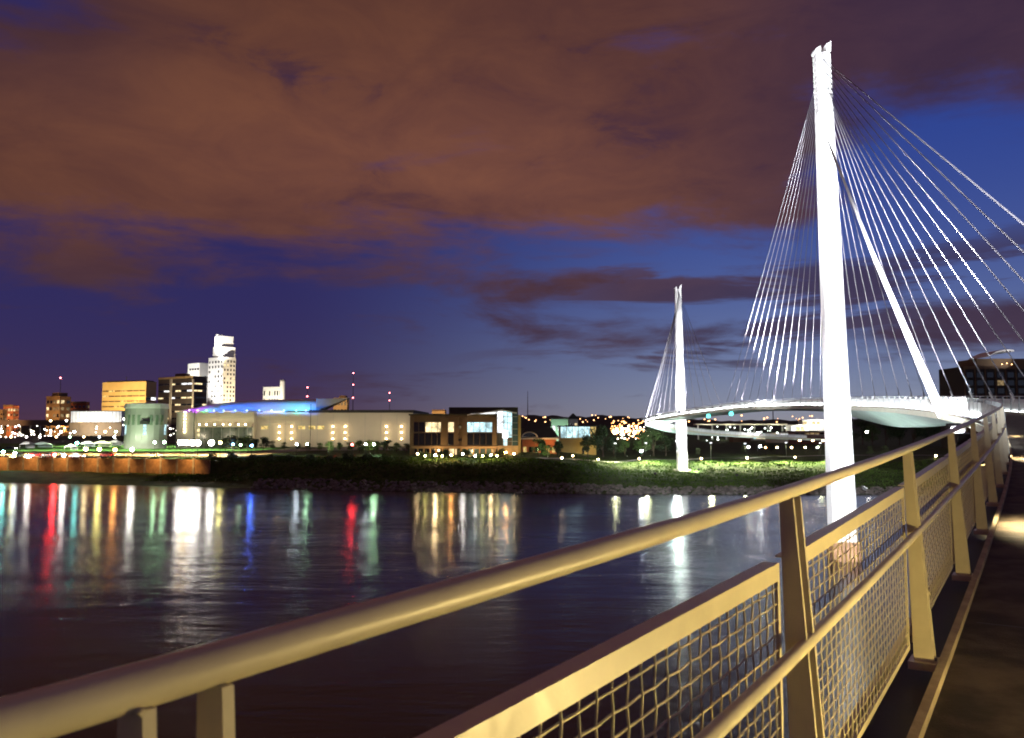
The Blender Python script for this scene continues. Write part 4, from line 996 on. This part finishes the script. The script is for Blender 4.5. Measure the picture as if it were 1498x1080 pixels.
MB().prism([(-B.w+11+1.2*k, B.h+4.1+4.2*math.sin(.15+.17*k)) for k in range(12)] + [(-B.w+11+1.2*k, B.h+3.9+3.6*math.sin(.15+.17*k)) for k in range(11, -1, -1)], 1, -1, 16).build('roof_canopy', M_WHITEB, B.root)
for k in range(3): link('roof_lamp', LM.setdefault('rooflamp', MB().ball((0, 0, 0), .22, 6, 5).mesh('roof_lamp', glow('roof_lamp', (1, .5, .2), 14), True)), B.root, (-B.w+18+2.4*k, -.9, B.h+.9+.5*(k % 2)))
spot('canopy_wash', B.root.location+Vector((-B.w+22, -6, B.h+2)), B.root.location+Vector((-B.w+18, 2, B.h+7)), 2600, (1, .97, 1), 120, .5, .4)

# ---- masts with red lamps
rdm = LM.setdefault('redm', MB().ball((0, 0, 0), 1.5, 6, 5).mesh('beacon', glow('beacon', (1, .18, .2), 16), True))
for i, (px, yt, yb, Y, bl) in enumerate(((89, 553, 600, 1500, (553,)), (450, 567, 600, 1700, (567, 580)), (517, 546, 600, 1900, (546, 563, 582)), (570, 575, 605, 2000, (575, 586)), (772, 572, 620, 1500, ()), (128, 590, 610, 1400, (590,)), (1130, 570, 610, 1500, ()))):
    p0 = at(px, yt, Y); z0 = ground(p0.x, Y); o = empty('radio_mast', (p0.x, Y, z0)); tag(o, 'thin radio mast on the skyline, %s from the left%s' % (nth(sorted((89, 450, 517, 570, 772, 128, 1130)).index(px)), ', with red beacons' if bl else ', unlit'), 'mast', 'radio masts')
    MB().tube([(0, 0, 0), (0, 0, p0.z-z0)], [1.3, .35], 5).build('lattice_pole', mat('mast_steel', (.10, .08, .08), .6), o)
    for y in bl: link('beacon', rdm, o, (0, -1.2, at(px, y, Y).z-z0))
# distant scatter of city lights
def city_lights():
    rnd = random.Random(17)
    for nm, col, st, area, n, lab in (('distant_lights', (1, .42, .14), 9, (893, 945, 616, 646, 520, 1500), 120, 'scatter of orange and red street lights left of the distant pylon'), ('distant_lights', (1, .85, .7), 11, (896, 950, 622, 648, 500, 1100), 70, 'scatter of white street lights left of the distant pylon'), ('distant_lights', (1, .5, .2), 6, (0, 1200, 607, 618, 1800, 3000), 130, 'far orange lights along the foot of the hills'), ('distant_lights', (1, .93, .8), 10, (0, 262, 622, 650, 430, 900), 120, 'small white lights scattered over the far car park'), ('distant_lights', (.9, 1, .9), 9, (1030, 1210, 624, 646, 480, 900), 60, 'small pale lights among the low buildings right of the distant pylon')):
        b = MB()
        for k in range(n):
            Y = rnd.uniform(area[4], area[5]); p = at(rnd.uniform(area[0], area[1]), rnd.uniform(area[2], area[3]), Y)
            g0 = ground(p.x, Y)
            if p.z < g0+1: p.z = g0 + rnd.uniform(1, 5)
            b.ball(p, Y/1200*rnd.uniform(.5, 1.3), 5, 4)
        kind(b.build(nm, glow('city_%g_%g' % (st, col[1]), col, st)), 'stuff', lab)
city_lights()

# ---- trees and shrubs
tr = [(330, 662, 20, 0), (341, 664, 26, 0), (352, 662, 22, 1), (362, 663, 25, 0), (374, 660, 18, 3), (385, 660, 20, 0), (398, 658, 14, 2), (416, 658, 12, 2), (436, 660, 12, 2), (452, 661, 12, 0), (468, 661, 13, 2), (482, 662, 16, 1), (497, 661, 13, 0), (512, 662, 15, 2), (526, 663, 18, 1), (540, 664, 20, 2), (553, 663, 17, 1), (566, 664, 20, 0), (580, 663, 15, 1), (594, 663, 14, 0)]
for i, (x, y, h, v_) in enumerate(tr): tree(x, y, h, v_, 'small tree in the row before the cream hall, %s from the left' % nth(i), 'trees before the hall', 240, 345)
tr = [(788, 668, 26, 0), (802, 670, 18, 1), (818, 668, 22, 0), (860, 668, 30, 0), (882, 668, 46, 3), (898, 668, 28, 0), (914, 667, 22, 1), (940, 667, 34, 1), (956, 667, 40, 1), (974, 667, 30, 0), (1022, 668, 12, 2), (1088, 664, 12, 2), (1128, 662, 12, 0)]
for i, (x, y, h, v_) in enumerate(tr): tree(x, y, h, v_, 'bushy tree on the bank between restaurant and lawn, %s from the left' % nth(i), 'trees on the bank', 262, 420)
tr = [(1262, 650, 36, 0), (1276, 652, 30, 1), (1296, 652, 38, 3), (1316, 650, 34, 3), (1336, 652, 40, 3), (1358, 650, 42, 0), (1382, 650, 44, 3), (1404, 652, 46, 3), (1272, 668, 15, 2), (1294, 668, 16, 2), (1318, 668, 14, 2)]
for i, (x, y, h, v_) in enumerate(tr): tree(x, y, h, v_, 'dark tree behind the bridge curve at right, tree %s from the left' % nth(i), 'trees behind the bridge', 262, 480)
for i, k in enumerate(range(17)):
    x = 312 + k*28.2; tree(x, 674 + random.uniform(-3, 1) - (x > 600)*4, random.uniform(6, 11), 4, 'low shrub along the crest of the dark bank, %s from the left' % nth(i), 'bank shrubs', 225, 262, name='shrub')

# ---- cars
def car_meshes():
    b = MB(); b.prism([(-2.2, .35), (2.2, .35), (2.25, .75), (1.5, .92), (.9, 1.42), (-1.1, 1.45), (-1.75, .98), (-2.25, .9)], 1, -.88, .88); body = b.mesh('body', mat('car_paint', (.3, .3, .32), .3, .4))
    b = MB(); b.prism([(1.35, .95), (.85, 1.36), (-1.0, 1.38), (-1.55, 1.0)], 1, -.895, .895); glass = b.mesh('window_band', M_GLASSD)
    b = MB(); b.tube([(0, -.1, 0), (0, .1, 0)], .34, 12); wh = b.mesh('wheel', M_BLACK)
    b = MB(); b.ball((0, 0, 0), .14, 6, 4); hl = b.mesh('headlight', glow('headlight', (1, .95, .85), 40)); b = MB(); b.ball((0, 0, 0), .12, 6, 4); tl = b.mesh('tail_light', glow('tail_light', (1, .05, .03), 12))
    return body, glass, wh, hl, tl
CARM = car_meshes()
CB = {}
def car(px, py, rz, col, cname, label, y0=268, y1=700):
    p = solveY(px, py, 0, y0, y1); o = empty('parked_car', p + Vector((0, 0, .16)), rz); tag(o, label, 'car', 'cars on the left bank')
    if cname not in CB:
        me = CARM[0].copy(); me.materials.clear(); me.materials.append(mat('car_'+cname, col, .3, .2)); CB[cname] = me
    link('body', CB[cname], o); link('window_band', CARM[1], o)
    for x in (-1.35, 1.35):
        for y in (-.8, .8): link('wheel', CARM[2], o, (x, y, .34))
    for y in (-.6, .6): link('headlight', CARM[3], o, (2.22, y, .68)); link('tail_light', CARM[4], o, (-2.22, y, .78))
for (px, py, rz, col, cn, lb) in ((53, 681-9, .1, (.5, .02, .02), 'red', 'red car at the front of the promenade, left of the brick wall lamps'), (156, 671, 2.9, (.25, .02, .02), 'maroon', 'maroon car parked on the promenade near the right lamps'), (27, 671, .2, (.02, .02, .03), 'black', 'black car at the left end of the promenade'), (70, 670, 3.0, (.55, .55, .53), 'silver', 'silver car beside the second promenade lamp'), (112, 671, .1, (.6, .6, .6), 'white', 'white car in the middle of the promenade'), (15, 659, .1, (.03, .03, .04), 'black', 'black car alone on the green lawn edge'), (60, 652, 1.0, (.5, .5, .5), 'silver', 'silver car at the car park edge behind the lawn'), (140, 651, 2.0, (.6, .6, .6), 'white', 'white car at the car park edge right of the tents'), (175, 650, .4, (.1, .1, .3), 'blue', 'dark blue car at the car park edge'), (205, 650, 2.7, (.4, .4, .4), 'grey', 'grey car nearest the drum pavilion')):
    car(px, py, rz, col, cn, lb)
# ---- white tents behind the lawn
for i, (px, py, w, h, m_) in enumerate(((40, 656, 14, 10, M_WHITEB), (62, 655, 22, 8, mat('mint_canvas', (.5, .66, .58), .8)), (104, 659, 11, 9, M_WHITEB), (128, 654, 16, 8, mat('pale_canvas', (.6, .68, .7), .8)), (150, 654, 20, 9, mat('lime_canvas', (.6, .68, .42), .8)), (168, 652, 14, 8, M_WHITEB), (190, 652, 14, 9, M_WHITEB))):
    p = solveY(px, py, 0, 330, 560); k = p.y/F_PX; W_, H_ = w*k, h*k
    o = empty('event_tent', p); tag(o, 'lit event tent behind the lawn, %s from the left' % nth(i), 'tent', 'event tents')
    MB().loft([[(-W_/2, -2.5, H_*.6), (W_/2, -2.5, H_*.6), (W_/2, 2.5, H_*.6), (-W_/2, 2.5, H_*.6)], [(-W_*.15, -.3, H_), (W_*.15, -.3, H_), (W_*.15, .3, H_), (-W_*.15, .3, H_)]]).build('canopy', m_, o)
    MB().bx(-W_/2+.1, W_/2-.1, 2.2, 2.4, 0, H_*.6-.01).build('back_wall', m_, o)
    for x in (-W_/2+.12, W_/2-.12): MB().bx(x-.08, x+.08, -2.45, -2.3, 0, H_*.6-.01).build('tent_pole', M_GREYW, o)
    spot('tent_lamp', p + Vector((0, -6.5, H_*.9)), p + Vector((0, 0, H_*.6)), 1500, (1, .97, .9), 110, .5, .4)
for x, y in ((-190, 338), (-165, 336), (-140, 336), (-122, 340), (-215, 400), (-185, 400), (-155, 400)): spot('lawn_fill', (x, y, 24), (x, y+6, 6), 90000, (.95, 1, .72), 112, .6, .6)  # unseen overhead spots added to brighten the lawn
# teal navigation lamps under the span
for i, (px, s_) in enumerate(((1066, 203), (1103, 189))):
    o = empty('navigation_lamp', PT(s_, -.3, -.62)); tag(o, 'teal navigation lamp under the main span, %s of two' % ('left' if i == 0 else 'right'), 'lamp', 'navigation lamps')
    MB().tube([(0, 0, -.1), (0, 0, .3)], .1, 6).build('stem', M_BLACK, o); MB().ball((0, 0, -.5), .5, 8, 6).build('lens', glow('nav_teal', (.12, .9, .8), 4), o, True)

for i, (px, py, col) in enumerate(((545, 664, (.75, 1, .35)), (484, 662, (.8, 1, .5)), (948, 668, (.8, 1, .6)), (915, 668, (.8, 1, .4)), (800, 670, (.7, 1, .4)), (352, 664, (.95, .9, .4)))):
    p = solveY(px, py, 0, 240, 330); p.y -= 5; p.z = ground(p.x, p.y) + .3
    o = empty('tree_uplight', p); tag(o, 'small ground light shining up into a bank tree, %s from the left' % nth(sorted((545, 484, 948, 915, 800, 352)).index(px)), 'ground light', 'tree uplights')
    MB().tube([(0, 0, -.3), (0, .1, .1)], [.12, .16], 8).build('housing', M_BLACK, o)
    MB().tube([(0, .1, .101), (0, .105, .11)], .13, 8).build('lens', glow('uplight_lens', (.9, 1, .7), 4), o)
    spot('tree_uplight_beam', p + Vector((0, .2, .3)), p + Vector((0, 5.5, 4)), 3200, col, 100, .6, .2)
